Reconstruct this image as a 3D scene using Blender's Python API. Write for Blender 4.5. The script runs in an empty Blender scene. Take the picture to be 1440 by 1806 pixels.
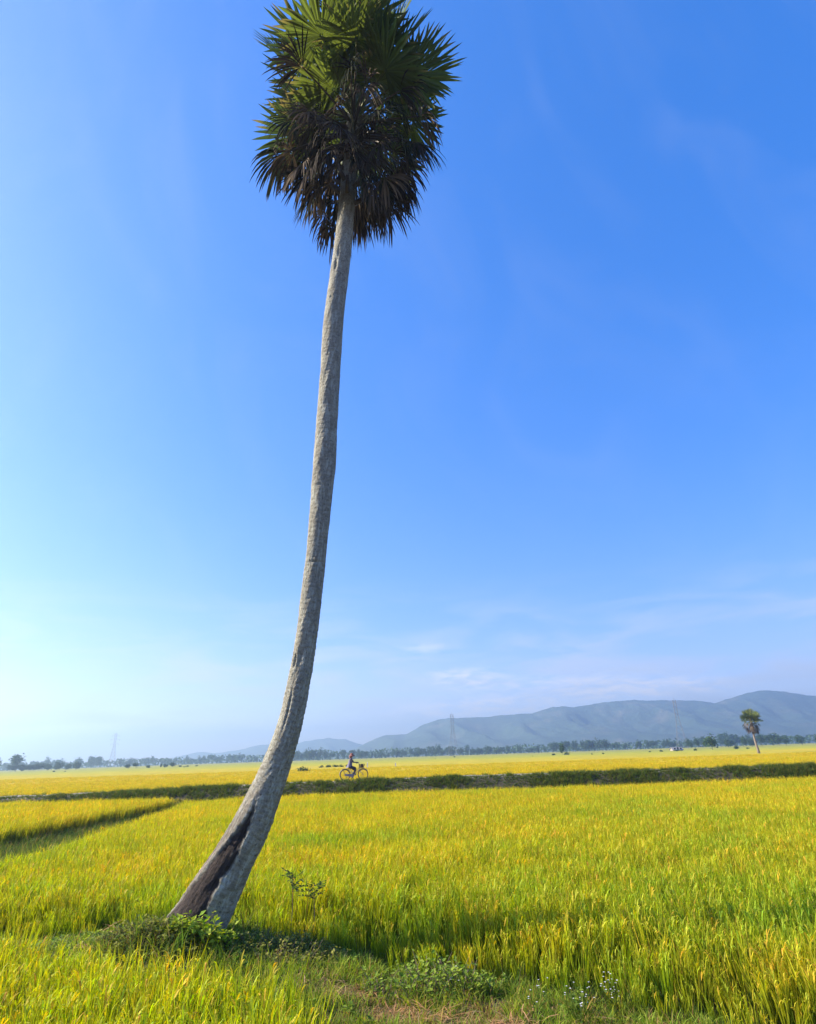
import bpy, bmesh, math, random
import numpy as np
from mathutils import Vector, Matrix, Quaternion, noise as mnoise

R = math.radians
scene = bpy.context.scene
COL = scene.collection

# ------------------------------------------------------------------ camera
cam_data = bpy.data.cameras.new("camera")
cam_data.sensor_fit = 'VERTICAL'
cam_data.sensor_height = 36.0
cam_data.lens = 36.0 * 1040.0 / 1806.0
cam_data.clip_start = 0.1
cam_data.clip_end = 30000.0
cam = bpy.data.objects.new("camera", cam_data)
COL.objects.link(cam)
PITCH, ROLL = R(22.428), R(1.947)
fwd = Vector((0, math.cos(PITCH), math.sin(PITCH)))
r0 = Vector((1, 0, 0)); u0 = r0.cross(fwd)
rt = math.cos(ROLL) * r0 - math.sin(ROLL) * u0
up = math.sin(ROLL) * r0 + math.cos(ROLL) * u0
cam.matrix_world = Matrix(((rt.x, up.x, -fwd.x, 0.0), (rt.y, up.y, -fwd.y, 0.0), (rt.z, up.z, -fwd.z, 2.45), (0, 0, 0, 1)))
scene.camera = cam

# ------------------------------------------------------------------ sky, sun, exposure
SUN_EL, SUN_AZ = R(30.0), R(-85.0)          # azimuth from +Y, negative is to the left
sun_dir = Vector((math.sin(SUN_AZ) * math.cos(SUN_EL), math.cos(SUN_AZ) * math.cos(SUN_EL), math.sin(SUN_EL)))
world = bpy.data.worlds.new("World"); scene.world = world; world.use_nodes = True
wt = world.node_tree; wt.nodes.clear()
def wn(t, **k):
    n = wt.nodes.new(t)
    for a, b in k.items(): setattr(n, a, b)
    return n
sky = wn('ShaderNodeTexSky', sky_type='NISHITA', sun_disc=False)
sky.sun_elevation = SUN_EL; sky.sun_rotation = SUN_AZ
sky.air_density = 1.0; sky.dust_density = 0.35; sky.ozone_density = 4.0; sky.altitude = 0
hs = wn('ShaderNodeHueSaturation'); hs.inputs['Saturation'].default_value = 1.7; hs.inputs['Value'].default_value = 1.0
bgn = wn('ShaderNodeBackground'); bgn.inputs['Strength'].default_value = 0.122
wo = wn('ShaderNodeOutputWorld')
tintn = wn('ShaderNodeMix', data_type='RGBA', blend_type='MULTIPLY'); tintn.inputs[0].default_value = 1.0
tintn.inputs[7].default_value = (1.60, 1.40, 1.56, 1)
gam = wn('ShaderNodeGamma'); gam.inputs[1].default_value = 0.65; wt.links.new(sky.outputs[0], gam.inputs[0])
wt.links.new(gam.outputs[0], tintn.inputs[6]); wt.links.new(tintn.outputs[2], hs.inputs['Color'])
# thin low clouds, a function of the direction only
geo = wn('ShaderNodeTexCoord')
sep = wn('ShaderNodeSeparateXYZ'); wt.links.new(geo.outputs['Generated'], sep.inputs[0])
def wmath(op, a, b=None):
    n = wn('ShaderNodeMath', operation=op)
    for i, v in enumerate((a, b)):
        if v is None: continue
        if isinstance(v, (int, float)): n.inputs[i].default_value = v
        else: wt.links.new(v, n.inputs[i])
    return n.outputs[0]
az = wmath('ARCTAN2', sep.outputs[0], sep.outputs[1])
el = wmath('ARCSINE', sep.outputs[2])
comb = wn('ShaderNodeCombineXYZ')
wt.links.new(wmath('MULTIPLY', az, 5.0), comb.inputs[0]); wt.links.new(wmath('MULTIPLY', el, 26.0), comb.inputs[1])
nz = wn('ShaderNodeTexNoise'); nz.inputs['Scale'].default_value = 1.0; nz.inputs['Detail'].default_value = 7; nz.inputs['Roughness'].default_value = 0.55; nz.inputs['Distortion'].default_value = 0.6
wt.links.new(comb.outputs[0], nz.inputs['Vector'])
def ramp(v, a, b, c0=0.0, c1=1.0):
    n = wn('ShaderNodeMapRange', interpolation_type='SMOOTHSTEP')
    n.inputs[1].default_value = a; n.inputs[2].default_value = b; n.inputs[3].default_value = c0; n.inputs[4].default_value = c1
    wt.links.new(v, n.inputs[0]); return n.outputs[0]
def gauss(a0, e0, wa, we):
    da = wmath('DIVIDE', wmath('SUBTRACT', az, R(a0)), R(wa)); de = wmath('DIVIDE', wmath('SUBTRACT', el, R(e0)), R(we))
    return wmath('POWER', 2.718, wmath('MULTIPLY', wmath('ADD', wmath('MULTIPLY', da, da), wmath('MULTIPLY', de, de)), -1.0))
low = wmath('MULTIPLY', ramp(el, R(17), R(5)), ramp(el, R(-1), R(4)))
wisps = wmath('MULTIPLY', wmath('MULTIPLY', ramp(nz.outputs[0], 0.38, 0.70), low), 0.7)
nzb = wmath('MULTIPLY', ramp(nz.outputs[0], 0.3, 0.62), 1.0)
comb2 = wn('ShaderNodeCombineXYZ')
wt.links.new(wmath('MULTIPLY', az, 26.0), comb2.inputs[0]); wt.links.new(wmath('MULTIPLY', el, 95.0), comb2.inputs[1])
nz2 = wn('ShaderNodeTexNoise'); nz2.inputs['Scale'].default_value = 1.0; nz2.inputs['Detail'].default_value = 6; nz2.inputs['Distortion'].default_value = 0.4
wt.links.new(comb2.outputs[0], nz2.inputs['Vector'])
bank = None
for g, s in (((22.5, 4.7, 4.8, 0.6), 1.6), ((17.5, 4.6, 2.8, 0.4), 1.0), ((4.6, 6.6, 3.8, 0.9), 0.85), ((1.5, 9.3, 3.4, 0.7), 0.5), ((6.0, 3.8, 7.5, 0.8), 1.4), ((14, 5.6, 9, 0.9), 0.7), ((-20, 3.2, 14, 0.5), 0.5)):
    t = wmath('MULTIPLY', gauss(*g), s)
    bank = t if bank is None else wmath('ADD', bank, t)
bank = wmath('MULTIPLY', wmath('MULTIPLY', ramp(bank, 0.05, 1.0), ramp(nz2.outputs[0], 0.34, 0.66)), 0.8)
comb3 = wn('ShaderNodeCombineXYZ')
wt.links.new(wmath('ADD', wmath('MULTIPLY', az, 3.0), wmath('MULTIPLY', el, 1.2)), comb3.inputs[0]); wt.links.new(wmath('MULTIPLY', el, 2.2), comb3.inputs[1])
nz3 = wn('ShaderNodeTexNoise'); nz3.inputs['Scale'].default_value = 1.6; nz3.inputs['Detail'].default_value = 6; nz3.inputs['Distortion'].default_value = 1.2
wt.links.new(comb3.outputs[0], nz3.inputs['Vector'])
wisps = wmath('MAXIMUM', wisps, wmath('MULTIPLY', ramp(nz3.outputs[0], 0.40, 0.80), 0.05))
cmix = wn('ShaderNodeMix', data_type='RGBA'); wt.links.new(wisps, cmix.inputs[0])
wt.links.new(hs.outputs[0], cmix.inputs[6]); cmix.inputs[7].default_value = (2.7, 2.85, 3.4, 1)
cmix2 = wn('ShaderNodeMix', data_type='RGBA'); wt.links.new(bank, cmix2.inputs[0])
wt.links.new(cmix.outputs[2], cmix2.inputs[6]); cmix2.inputs[7].default_value = (4.2, 3.9, 4.0, 1)
wt.links.new(cmix2.outputs[2], bgn.inputs[0])
wt.links.new(bgn.outputs[0], wo.inputs[0])

sd = bpy.data.lights.new("sun", 'SUN'); sd.energy = 5.0; sd.angle = R(0.6); sd.color = (1.0, 0.88, 0.70)
so = bpy.data.objects.new("sun", sd); COL.objects.link(so)
so.rotation_euler = sun_dir.to_track_quat('Z', 'Y').to_euler(); so.location = (-40, 10, 40)

vs = scene.view_settings
vs.view_transform = 'Standard'; vs.look = 'None'; vs.exposure = 1.38; vs.gamma = 1.0; vs.use_curve_mapping = False
cy = scene.cycles
cy.use_denoising = True
try:
    cy.denoiser = 'OPENIMAGEDENOISE'; cy.denoising_input_passes = 'RGB_ALBEDO_NORMAL'
except Exception: pass
cy.max_bounces = 4; cy.diffuse_bounces = 2; cy.glossy_bounces = 1; cy.transmission_bounces = 3; cy.volume_bounces = 0
cy.transparent_max_bounces = 6; cy.caustics_reflective = False; cy.caustics_refractive = False
cy.sample_clamp_indirect = 6.0

# ------------------------------------------------------------------ helpers
def tag(o, label=None, cat=None, group=None, kind=None):
    if label: o['label'] = label
    if cat: o['category'] = cat
    if group: o['group'] = group
    if kind: o['kind'] = kind
    return o
def empty(name, loc=(0, 0, 0), rz=0.0):
    o = bpy.data.objects.new(name, None); COL.objects.link(o)
    o.location = loc; o.rotation_euler = (0, 0, rz); o.empty_display_size = 0.3
    return o
class MB:
    """collects vertices, faces, colours and material slots of ONE mesh"""
    def __init__(s): s.v = []; s.f = []; s.c = []; s.m = []
    def add(s, vs_, fs, col=(1, 1, 1), mat=0):
        b = len(s.v); s.v += [tuple(p) for p in vs_]
        if len(col) == len(vs_) and hasattr(col[0], '__len__'): s.c += [tuple(c) for c in col]
        else: s.c += [tuple(col)] * len(vs_)
        s.f += [tuple(i + b for i in f) for f in fs]; s.m += [mat] * len(fs)
    def box(s, c, d, col=(1, 1, 1), mat=0, rot=None):
        q = [Vector((x * d[0] / 2, y * d[1] / 2, z * d[2] / 2)) for x in (-1, 1) for y in (-1, 1) for z in (-1, 1)]
        if rot is not None: q = [rot @ p for p in q]
        s.add([p + Vector(c) for p in q], [(0, 1, 3, 2), (4, 6, 7, 5), (0, 4, 5, 1), (2, 3, 7, 6), (0, 2, 6, 4), (1, 5, 7, 3)], col, mat)
    def tube(s, pts, rads, n=6, col=(1, 1, 1), mat=0, cap=True):
        pts = [Vector(p) for p in pts]; vv = []; ff = []
        if isinstance(rads, (int, float)): rads = [rads] * len(pts)
        ref = None
        for i, p in enumerate(pts):
            t = (pts[min(i + 1, len(pts) - 1)] - pts[max(i - 1, 0)]).normalized()
            if ref is None: ref = t.orthogonal().normalized()
            ref = (ref - t * ref.dot(t)).normalized(); b = t.cross(ref)
            for k in range(n):
                a = 2 * math.pi * k / n
                vv.append(p + (ref * math.cos(a) + b * math.sin(a)) * rads[i])
        for i in range(len(pts) - 1):
            for k in range(n):
                ff.append((i * n + k, i * n + (k + 1) % n, (i + 1) * n + (k + 1) % n, (i + 1) * n + k))
        if cap: ff += [tuple(range(n - 1, -1, -1)), tuple((len(pts) - 1) * n + k for k in range(n))]
        s.add(vv, ff, col, mat)
    def mesh(s, name, mats, smooth=False):
        me = bpy.data.meshes.new(name); me.from_pydata(s.v, [], s.f)
        a = me.attributes.new('Col', 'FLOAT_COLOR', 'POINT')
        a.data.foreach_set('color', np.hstack([np.array(s.c, np.float32), np.ones((len(s.c), 1), np.float32)]).ravel())
        for m in (mats if isinstance(mats, (list, tuple)) else [mats]): me.materials.append(m)
        me.polygons.foreach_set('material_index', s.m)
        if smooth: me.polygons.foreach_set('use_smooth', [True] * len(s.f))
        me.update(); return me
    def build(s, name, mats, parent=None, smooth=False, loc=(0, 0, 0)):
        return link(name, s.mesh(name, mats, smooth), parent, loc)
def link(name, me, parent=None, loc=(0, 0, 0)):
    o = bpy.data.objects.new(name, me); COL.objects.link(o); o.location = loc
    if parent: o.parent = parent
    return o
def vnoise(x, y, seed=0):
    x = np.asarray(x, float); y = np.asarray(y, float)
    xi = np.floor(x); yi = np.floor(y); fx = x - xi; fy = y - yi
    fx = fx * fx * (3 - 2 * fx); fy = fy * fy * (3 - 2 * fy)
    def h(a, b):
        s = np.sin(a * 127.1 + b * 311.7 + seed * 74.7) * 43758.5453
        return s - np.floor(s)
    return (h(xi, yi) * (1 - fx) + h(xi + 1, yi) * fx) * (1 - fy) + (h(xi, yi + 1) * (1 - fx) + h(xi + 1, yi + 1) * fx) * fy
def fbm(x, y, seed=0, o=4):
    t = 0; a = .5; n = 0
    for k in range(o):
        t = t + a * vnoise(x * 2 ** k, y * 2 ** k, seed + k * 7); n += a; a *= .5
    return t / n
def pl_interp(pts, x):
    return np.interp(x, [p[0] for p in pts], [p[1] for p in pts])

# ------------------------------------------------------------------ materials
def newmat(name):
    m = bpy.data.materials.new(name); m.use_nodes = True; nt = m.node_tree; nt.nodes.clear()
    return m, nt
def nd(nt, t, ins=None, **k):
    n = nt.nodes.new(t)
    for a, b in k.items(): setattr(n, a, b)
    for a, b in (ins or {}).items():
        if hasattr(b, 'is_linked') or isinstance(b, bpy.types.NodeSocket): nt.links.new(b, n.inputs[a])
        else: n.inputs[a].default_value = b
    return n
def mix(nt, fac, a, b, blend='MIX'):
    n = nt.nodes.new('ShaderNodeMix'); n.data_type = 'RGBA'; n.blend_type = blend
    for i, v in ((0, fac), (6, a), (7, b)):
        if isinstance(v, bpy.types.NodeSocket): nt.links.new(v, n.inputs[i])
        else: n.inputs[i].default_value = v if not hasattr(v, '__len__') else (*v, 1) if len(v) == 3 else v
    return n.outputs[2]
def mrange(nt, v, a, b, c=0., d=1.):
    return nd(nt, 'ShaderNodeMapRange', {0: v, 1: a, 2: b, 3: c, 4: d}).outputs[0]
def mat_plain(name, col, rough=.6, metal=0., var=0.15, scale=8., bump=0.):
    m, nt = newmat(name)
    tc = nd(nt, 'ShaderNodeTexCoord')
    n = nd(nt, 'ShaderNodeTexNoise', {'Vector': tc.outputs['Object'], 'Scale': scale, 'Detail': 5.})
    c = mix(nt, mrange(nt, n.outputs[0], .3, .7), tuple(x * (1 - var) for x in col), tuple(min(1, x * (1 + var)) for x in col))
    p = nd(nt, 'ShaderNodeBsdfPrincipled', {'Base Color': c, 'Roughness': rough, 'Metallic': metal})
    if bump:
        b = nd(nt, 'ShaderNodeBump', {'Strength': bump, 'Height': n.outputs[0], 'Distance': .02}); nt.links.new(b.outputs[0], p.inputs['Normal'])
    o = nd(nt, 'ShaderNodeOutputMaterial'); nt.links.new(p.outputs[0], o.inputs[0]); return m
def mat_leaf(name, base=(1, 1, 1), transl=.35, rough=.5, tint=False, spec=.3, gain=1.0):
    """leaf sheet: vertex colour times a tint, part of the light passes through"""
    m, nt = newmat(name)
    a = nd(nt, 'ShaderNodeAttribute', attribute_name='Col')
    c = mix(nt, 1.0, a.outputs['Color'], base, 'MULTIPLY')
    if tint:
        t = nd(nt, 'ShaderNodeAttribute', attribute_name='tint', attribute_type='INSTANCER')
        c = mix(nt, 1.0, c, t.outputs['Color'], 'MULTIPLY')
    p = nd(nt, 'ShaderNodeBsdfPrincipled', {'Base Color': c, 'Roughness': rough, 'Specular IOR Level': spec})
    hs_ = nd(nt, 'ShaderNodeHueSaturation', {'Color': c, 'Saturation': 1.1, 'Value': 1.25 * gain})
    tr = nd(nt, 'ShaderNodeBsdfTranslucent', {'Color': hs_.outputs[0]})
    mx = nd(nt, 'ShaderNodeMixShader', {0: transl, 1: p.outputs[0], 2: tr.outputs[0]})
    o = nd(nt, 'ShaderNodeOutputMaterial'); nt.links.new(mx.outputs[0], o.inputs[0]); return m

M = {}
M['rice'] = mat_leaf('rice_leaf', transl=.42, tint=True, spec=.12, rough=.6)
M['grass'] = mat_leaf('grass_leaf', transl=.4, tint=True, spec=.1, rough=.6)
M['weed'] = mat_leaf('weed_leaf', transl=.38, spec=.15, rough=.6)
M['palm_green'] = mat_leaf('palm_leaf_green', transl=.33, rough=.55, spec=.25)
M['palm_dead'] = mat_leaf('palm_leaf_dead', transl=.12, rough=.8, spec=.1)
M['petiole'] = mat_leaf('palm_petiole', transl=0.0, rough=.5)
M['tree_leaf'] = mat_leaf('tree_leaf', transl=.2, rough=.7, spec=.2)
M['wood'] = mat_plain('far_trunk_wood', (.11, .09, .07), .9)
M['twig'] = mat_plain('twig_brown', (.09, .07, .045), .9)
M['steel'] = mat_plain('galvanised_steel', (.22, .22, .24), .6, .3)
M['white_paint'] = mat_plain('white_paint', (.78, .77, .74), .6)

# ground / mud
def mat_ground():
    m, nt = newmat('soil_and_mud')
    g = nd(nt, 'ShaderNodeNewGeometry')
    n1 = nd(nt, 'ShaderNodeTexNoise', {'Vector': g.outputs['Position'], 'Scale': 1.3, 'Detail': 8., 'Roughness': .65})
    n2 = nd(nt, 'ShaderNodeTexNoise', {'Vector': g.outputs['Position'], 'Scale': 14., 'Detail': 6.})
    c = mix(nt, mrange(nt, n1.outputs[0], .35, .65), (.045, .04, .02), (.1, .078, .042))
    c = mix(nt, mrange(nt, n2.outputs[0], .4, .75, 0, .6), c, (.16, .12, .065))
    p = nd(nt, 'ShaderNodeBsdfPrincipled', {'Base Color': c, 'Roughness': .95})
    b = nd(nt, 'ShaderNodeBump', {'Strength': .6, 'Height': n2.outputs[0], 'Distance': .05}); nt.links.new(b.outputs[0], p.inputs['Normal'])
    o = nd(nt, 'ShaderNodeOutputMaterial'); nt.links.new(p.outputs[0], o.inputs[0]); return m
M['soil'] = mat_ground()
def mat_path():
    m, nt = newmat('pale_dirt_path')
    g = nd(nt, 'ShaderNodeNewGeometry')
    n1 = nd(nt, 'ShaderNodeTexNoise', {'Vector': g.outputs['Position'], 'Scale': 3., 'Detail': 8.})
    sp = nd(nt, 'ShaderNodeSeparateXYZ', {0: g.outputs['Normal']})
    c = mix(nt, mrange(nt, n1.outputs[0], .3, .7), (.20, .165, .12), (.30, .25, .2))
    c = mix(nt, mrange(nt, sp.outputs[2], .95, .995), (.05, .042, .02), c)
    p = nd(nt, 'ShaderNodeBsdfPrincipled', {'Base Color': c, 'Roughness': .95})
    b = nd(nt, 'ShaderNodeBump', {'Strength': .5, 'Height': n1.outputs[0], 'Distance': .05}); nt.links.new(b.outputs[0], p.inputs['Normal'])
    o = nd(nt, 'ShaderNodeOutputMaterial'); nt.links.new(p.outputs[0], o.inputs[0]); return m
M['path'] = mat_path()
def mat_far_rice():
    """ripe canopy: paddies of different ripeness, gold near the dike, greener far out"""
    m, nt = newmat('ripe_rice_canopy')
    g = nd(nt, 'ShaderNodeNewGeometry'); sp = nd(nt, 'ShaderNodeSeparateXYZ', {0: g.outputs['Position']})
    cx = nd(nt, 'ShaderNodeMath', {0: sp.outputs[0], 1: .011}, operation='MULTIPLY')
    cyy = nd(nt, 'ShaderNodeMath', {0: sp.outputs[1], 1: .04}, operation='MULTIPLY')
    cb = nd(nt, 'ShaderNodeCombineXYZ', {0: cx.outputs[0], 1: cyy.outputs[0]})
    vo = nd(nt, 'ShaderNodeTexVoronoi', {'Vector': cb.outputs[0], 'Scale': 1.0, 'Randomness': .8})
    wob = nd(nt, 'ShaderNodeTexNoise', {'Vector': g.outputs['Position'], 'Scale': .02, 'Detail': 3.})
    yy = nd(nt, 'ShaderNodeMath', {0: sp.outputs[1], 1: mrange(nt, wob.outputs[0], .3, .7, -30, 30)}, operation='ADD')
    rp = nd(nt, 'ShaderNodeValToRGB', {0: mrange(nt, yy.outputs[0], 30, 430)})
    els = rp.color_ramp.elements
    els[0].position = 0; els[0].color = (.50, .39, .03, 1)
    els[1].position = 1; els[1].color = (.30, .29, .05, 1)
    for pos, c in ((.10, (.54, .39, .025, 1)), (.28, (.55, .39, .025, 1)), (.42, (.45, .38, .03, 1)), (.62, (.36, .35, .04, 1))):
        e = els.new(pos); e.color = c
    cell = nd(nt, 'ShaderNodeSeparateColor', {0: vo.outputs['Color']})
    c = mix(nt, mrange(nt, cell.outputs[0], 0, 1, 0, .45), rp.outputs[0], (.36, .34, .035))
    fine = nd(nt, 'ShaderNodeTexNoise', {'Vector': nd(nt, 'ShaderNodeMapping', {0: g.outputs['Position'], 3: (.5, .12, 1)}).outputs[0], 'Scale': 1., 'Detail': 8., 'Roughness': .7})
    c = mix(nt, 1.0, c, mix(nt, mrange(nt, fine.outputs[0], .3, .7), (.72, .78, .7), (1.12, 1.1, 1.1)), 'MULTIPLY')
    p = nd(nt, 'ShaderNodeBsdfPrincipled', {'Base Color': c, 'Roughness': .9, 'Specular IOR Level': .1})
    n2 = nd(nt, 'ShaderNodeTexNoise', {'Vector': g.outputs['Position'], 'Scale': 4., 'Detail': 4.})
    b = nd(nt, 'ShaderNodeBump', {'Strength': .8, 'Height': n2.outputs[0], 'Distance': .25}); nt.links.new(b.outputs[0], p.inputs['Normal'])
    o = nd(nt, 'ShaderNodeOutputMaterial'); nt.links.new(p.outputs[0], o.inputs[0]); return m
M['far_rice'] = mat_far_rice()
def mat_mountain():
    m, nt = newmat('forested_mountain')
    g = nd(nt, 'ShaderNodeNewGeometry')
    n1 = nd(nt, 'ShaderNodeTexNoise', {'Vector': g.outputs['Position'], 'Scale': .009, 'Detail': 10., 'Roughness': .65})
    n2 = nd(nt, 'ShaderNodeTexNoise', {'Vector': g.outputs['Position'], 'Scale': .03, 'Detail': 9., 'Roughness': .75})
    c = mix(nt, mrange(nt, n2.outputs[0], .35, .65), (.03, .065, .05), (.07, .115, .075))
    c = mix(nt, mrange(nt, n1.outputs[0], .52, .7, 0, .45), c, (.24, .19, .14))
    p = nd(nt, 'ShaderNodeBsdfPrincipled', {'Base Color': c, 'Roughness': .95})
    b = nd(nt, 'ShaderNodeBump', {'Strength': 1., 'Height': n2.outputs[0], 'Distance': 12.}); nt.links.new(b.outputs[0], p.inputs['Normal'])
    o = nd(nt, 'ShaderNodeOutputMaterial'); nt.links.new(p.outputs[0], o.inputs[0]); return m
M['mountain'] = mat_mountain()
def mat_bark():
    m, nt = newmat('palm_bark')
    a = nd(nt, 'ShaderNodeAttribute', attribute_name='bark')          # cos, sin, metres along the trunk
    ch = nd(nt, 'ShaderNodeAttribute', attribute_name='char')
    st = nd(nt, 'ShaderNodeMapping', {0: a.outputs['Vector'], 3: (1.0, 1.0, 1.0)})
    big = nd(nt, 'ShaderNodeTexNoise', {'Vector': st.outputs[0], 'Scale': 1.3, 'Detail': 7., 'Roughness': .65})
    st2 = nd(nt, 'ShaderNodeMapping', {0: a.outputs['Vector'], 3: (2.2, 2.2, 24.)})
    ring = nd(nt, 'ShaderNodeTexNoise', {'Vector': st2.outputs[0], 'Scale': 1., 'Detail': 6., 'Roughness': .7})
    st3 = nd(nt, 'ShaderNodeMapping', {0: a.outputs['Vector'], 3: (9., 9., 26.)})
    fine = nd(nt, 'ShaderNodeTexNoise', {'Vector': st3.outputs[0], 'Scale': 1., 'Detail': 5., 'Roughness': .7})
    lich = nd(nt, 'ShaderNodeTexNoise', {'Vector': st.outputs[0], 'Scale': 3.4, 'Detail': 9., 'Roughness': .75})
    c = mix(nt, mrange(nt, big.outputs[0], .35, .65), (.30, .29, .23), (.40, .385, .31))
    c = mix(nt, mrange(nt, ring.outputs[0], .35, .62, .75, 0), c, (.15, .13, .10))
    c = mix(nt, mrange(nt, lich.outputs[0], .50, .60, 0, .75), c, (.47, .48, .40))
    c = mix(nt, mrange(nt, fine.outputs[0], .57, .66, 0, .85), c, (.045, .04, .03))
    rg_ = nd(nt, 'ShaderNodeAttribute', attribute_name='ring')
    scar = nd(nt, 'ShaderNodeMath', {0: mrange(nt, rg_.outputs['Fac'], .02, .22, 1, 0), 1: mrange(nt, big.outputs[0], .40, .60, .05, .45)}, operation='MULTIPLY')
    c = mix(nt, scar.outputs[0], c, (.085, .07, .055))
    st4 = nd(nt, 'ShaderNodeMapping', {0: a.outputs['Vector'], 3: (9., 9., 2.2)})
    grain = nd(nt, 'ShaderNodeTexNoise', {'Vector': st4.outputs[0], 'Scale': 1., 'Detail': 7., 'Roughness': .7})
    cc = mix(nt, mrange(nt, grain.outputs[0], .35, .7), (.016, .013, .013), (.08, .06, .05))
    wd = nd(nt, 'ShaderNodeAttribute', attribute_name='wood')
    c = mix(nt, wd.outputs['Fac'], c, mix(nt, mrange(nt, grain.outputs[0], .40, .60), (.06, .048, .038), (.29, .245, .195)))
    c = mix(nt, ch.outputs['Fac'], c, cc)
    p = nd(nt, 'ShaderNodeBsdfPrincipled', {'Base Color': c, 'Roughness': .9, 'Specular IOR Level': .2})
    hsum = nd(nt, 'ShaderNodeMath', {0: ring.outputs[0], 1: fine.outputs[0]}, operation='ADD')
    b = nd(nt, 'ShaderNodeBump', {'Strength': 1.0, 'Height': hsum.outputs[0], 'Distance': .03}); nt.links.new(b.outputs[0], p.inputs['Normal'])
    o = nd(nt, 'ShaderNodeOutputMaterial'); nt.links.new(p.outputs[0], o.inputs[0]); return m
M['bark'] = mat_bark()

# ------------------------------------------------------------------ ground
BUND = [(-30, 15.5), (-14, 12.0), (-7, 10.4), (-4.5, 9.5), (-2.9, 9.0), (-1.3, 8.3), (0, 7.35), (1.33, 6.15), (3, 4.5), (6, 1.5), (12, -4)]
def dist_poly(x, y, P):
    d = np.full(np.shape(x), 1e9)
    for (x0, y0), (x1, y1) in zip(P[:-1], P[1:]):
        dx, dy = x1 - x0, y1 - y0
        t = np.clip(((x - x0) * dx + (y - y0) * dy) / (dx * dx + dy * dy), 0, 1)
        d = np.minimum(d, np.hypot(x - x0 - t * dx, y - y0 - t * dy))
    return d
def sstep(a, b, v):
    t = np.clip((v - a) / (b - a), 0, 1); return t * t * (3 - 2 * t)
def ground_h(x, y):
    x = np.asarray(x, float); y = np.asarray(y, float)
    d = dist_poly(x, y, BUND)
    h = np.interp(x, [-6, -4.2, -3, -1.6, -.4], [.10, .2, .30, .16, .05]) * (1 - sstep(.6, 1.45, d)) * (1 + .35 * (fbm(x * 1.1, y * 1.1, 3) - .5))
    h = h + .22 * np.exp(-((x + 3.45) ** 2 / .7 + (y - 8.7) ** 2 / .5))
    near = (np.hypot(x, y) < 60)
    h = h + near * (fbm(x * 2.3, y * 2.3, 9) - .5) * .07
    # grassy bottom between the two paddies on the left
    h = h - .12 * np.exp(-((x + 11.4) / 1.1) ** 2) * ((y > 13) & (y < 36))
    return h
def graded(lo, hi, fine_lo, fine_hi, step, grow=1.18):
    a = list(np.arange(fine_lo, fine_hi + 1e-6, step)); s = step; v = a[-1]
    while v < hi: s *= grow; v += s; a.append(v)
    s = step; v = a[0]; pre = []
    while v > lo: s *= grow; v -= s; pre.append(v)
    return np.array(pre[::-1] + a)
gx = graded(-3500, 3500, -9, 7, .14); gy = graded(-300, 3900, 3.5, 14, .14)
gx = np.clip(gx, -4300, 4300); gy = np.clip(gy, -380, 4700)
X, Y = np.meshgrid(gx, gy)
Z = ground_h(X, Y)
nxg, nyg = len(gx), len(gy)
idx = np.arange(nxg * nyg).reshape(nyg, nxg)
faces = np.stack([idx[:-1, :-1], idx[:-1, 1:], idx[1:, 1:], idx[1:, :-1]], -1).reshape(-1, 4)
gm = bpy.data.meshes.new('ground'); gm.from_pydata(np.stack([X, Y, Z], -1).reshape(-1, 3).tolist(), [], faces.tolist())
gm.materials.append(M['soil']); gm.polygons.foreach_set('use_smooth', [True] * len(faces))
tag(link('ground', gm), kind='structure')

# dike with a dirt path on top, higher on the right
def dike_top(x): return pl_interp([(-200, .82), (-24, .88), (-16, .95), (-12, 1.06), (-8, 1.12), (0, 1.14), (300, 1.14)], x)
def dike_y(x): return 39.5 + .5 * np.sin(x * .05 + .6) + .25 * np.sin(x * .21)
mb = MB(); prof = [(-3.7, -.1), (-3.0, .22), (-2.4, .62), (-1.75, .93), (-1.3, 1.0), (-.5, 1.015), (.5, 1.015), (1.3, 1.0), (1.8, .9), (2.8, .4), (3.6, -.1)]
dxs = np.concatenate([np.arange(-300, -50, 8.), np.arange(-50, 50, .45), np.arange(50, 301, 8.)])
vv = []
for x in dxs:
    for j, (py, pz) in enumerate(prof):
        n = float(fbm(np.array(x * .7 + j * 3.1), np.array(j * 1.7), 21)) - .5
        vv.append((x, float(dike_y(x)) + py + n * .35 * (0 if 4 < j < 6 else 1), pz * float(dike_top(x)) + n * .12))
k = len(prof)
mb.add(vv, [(i * k + j, (i + 1) * k + j, (i + 1) * k + j + 1, i * k + j + 1) for i in range(len(dxs) - 1) for j in range(k - 1)])
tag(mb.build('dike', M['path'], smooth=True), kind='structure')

# far ripe canopy, one undulating sheet with a real skirt down to the mud
fx = np.concatenate([np.linspace(-1500, -160, 40), np.linspace(-150, 150, 160), np.linspace(160, 1500, 40)])
fy = np.concatenate([np.linspace(44, 130, 110), np.geomspace(132, 1100, 70)])
FX, FY = np.meshgrid(fx, fy)
FZ = .50 + .16 * (fbm(FX * .8, FY * .8, 4) - .5) * np.clip(1.5 - FY / 400, .2, 1)
FZ[0, :] = -.05; FZ[-1, :] = -.05; FZ[:, 0] = -.05; FZ[:, -1] = -.05
idx = np.arange(FX.size).reshape(FX.shape)
faces = np.stack([idx[:-1, :-1], idx[:-1, 1:], idx[1:, 1:], idx[1:, :-1]], -1).reshape(-1, 4)
fm = bpy.data.meshes.new('rice_canopy'); fm.from_pydata(np.stack([FX, FY, FZ], -1).reshape(-1, 3).tolist(), [], faces.tolist())
fm.materials.append(M['far_rice']); fm.polygons.foreach_set('use_smooth', [True] * len(faces))
tag(link('far_rice_canopy', fm), 'flat golden expanse of distant ripe rice reaching to the tree line', 'rice field', kind='stuff')

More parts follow.
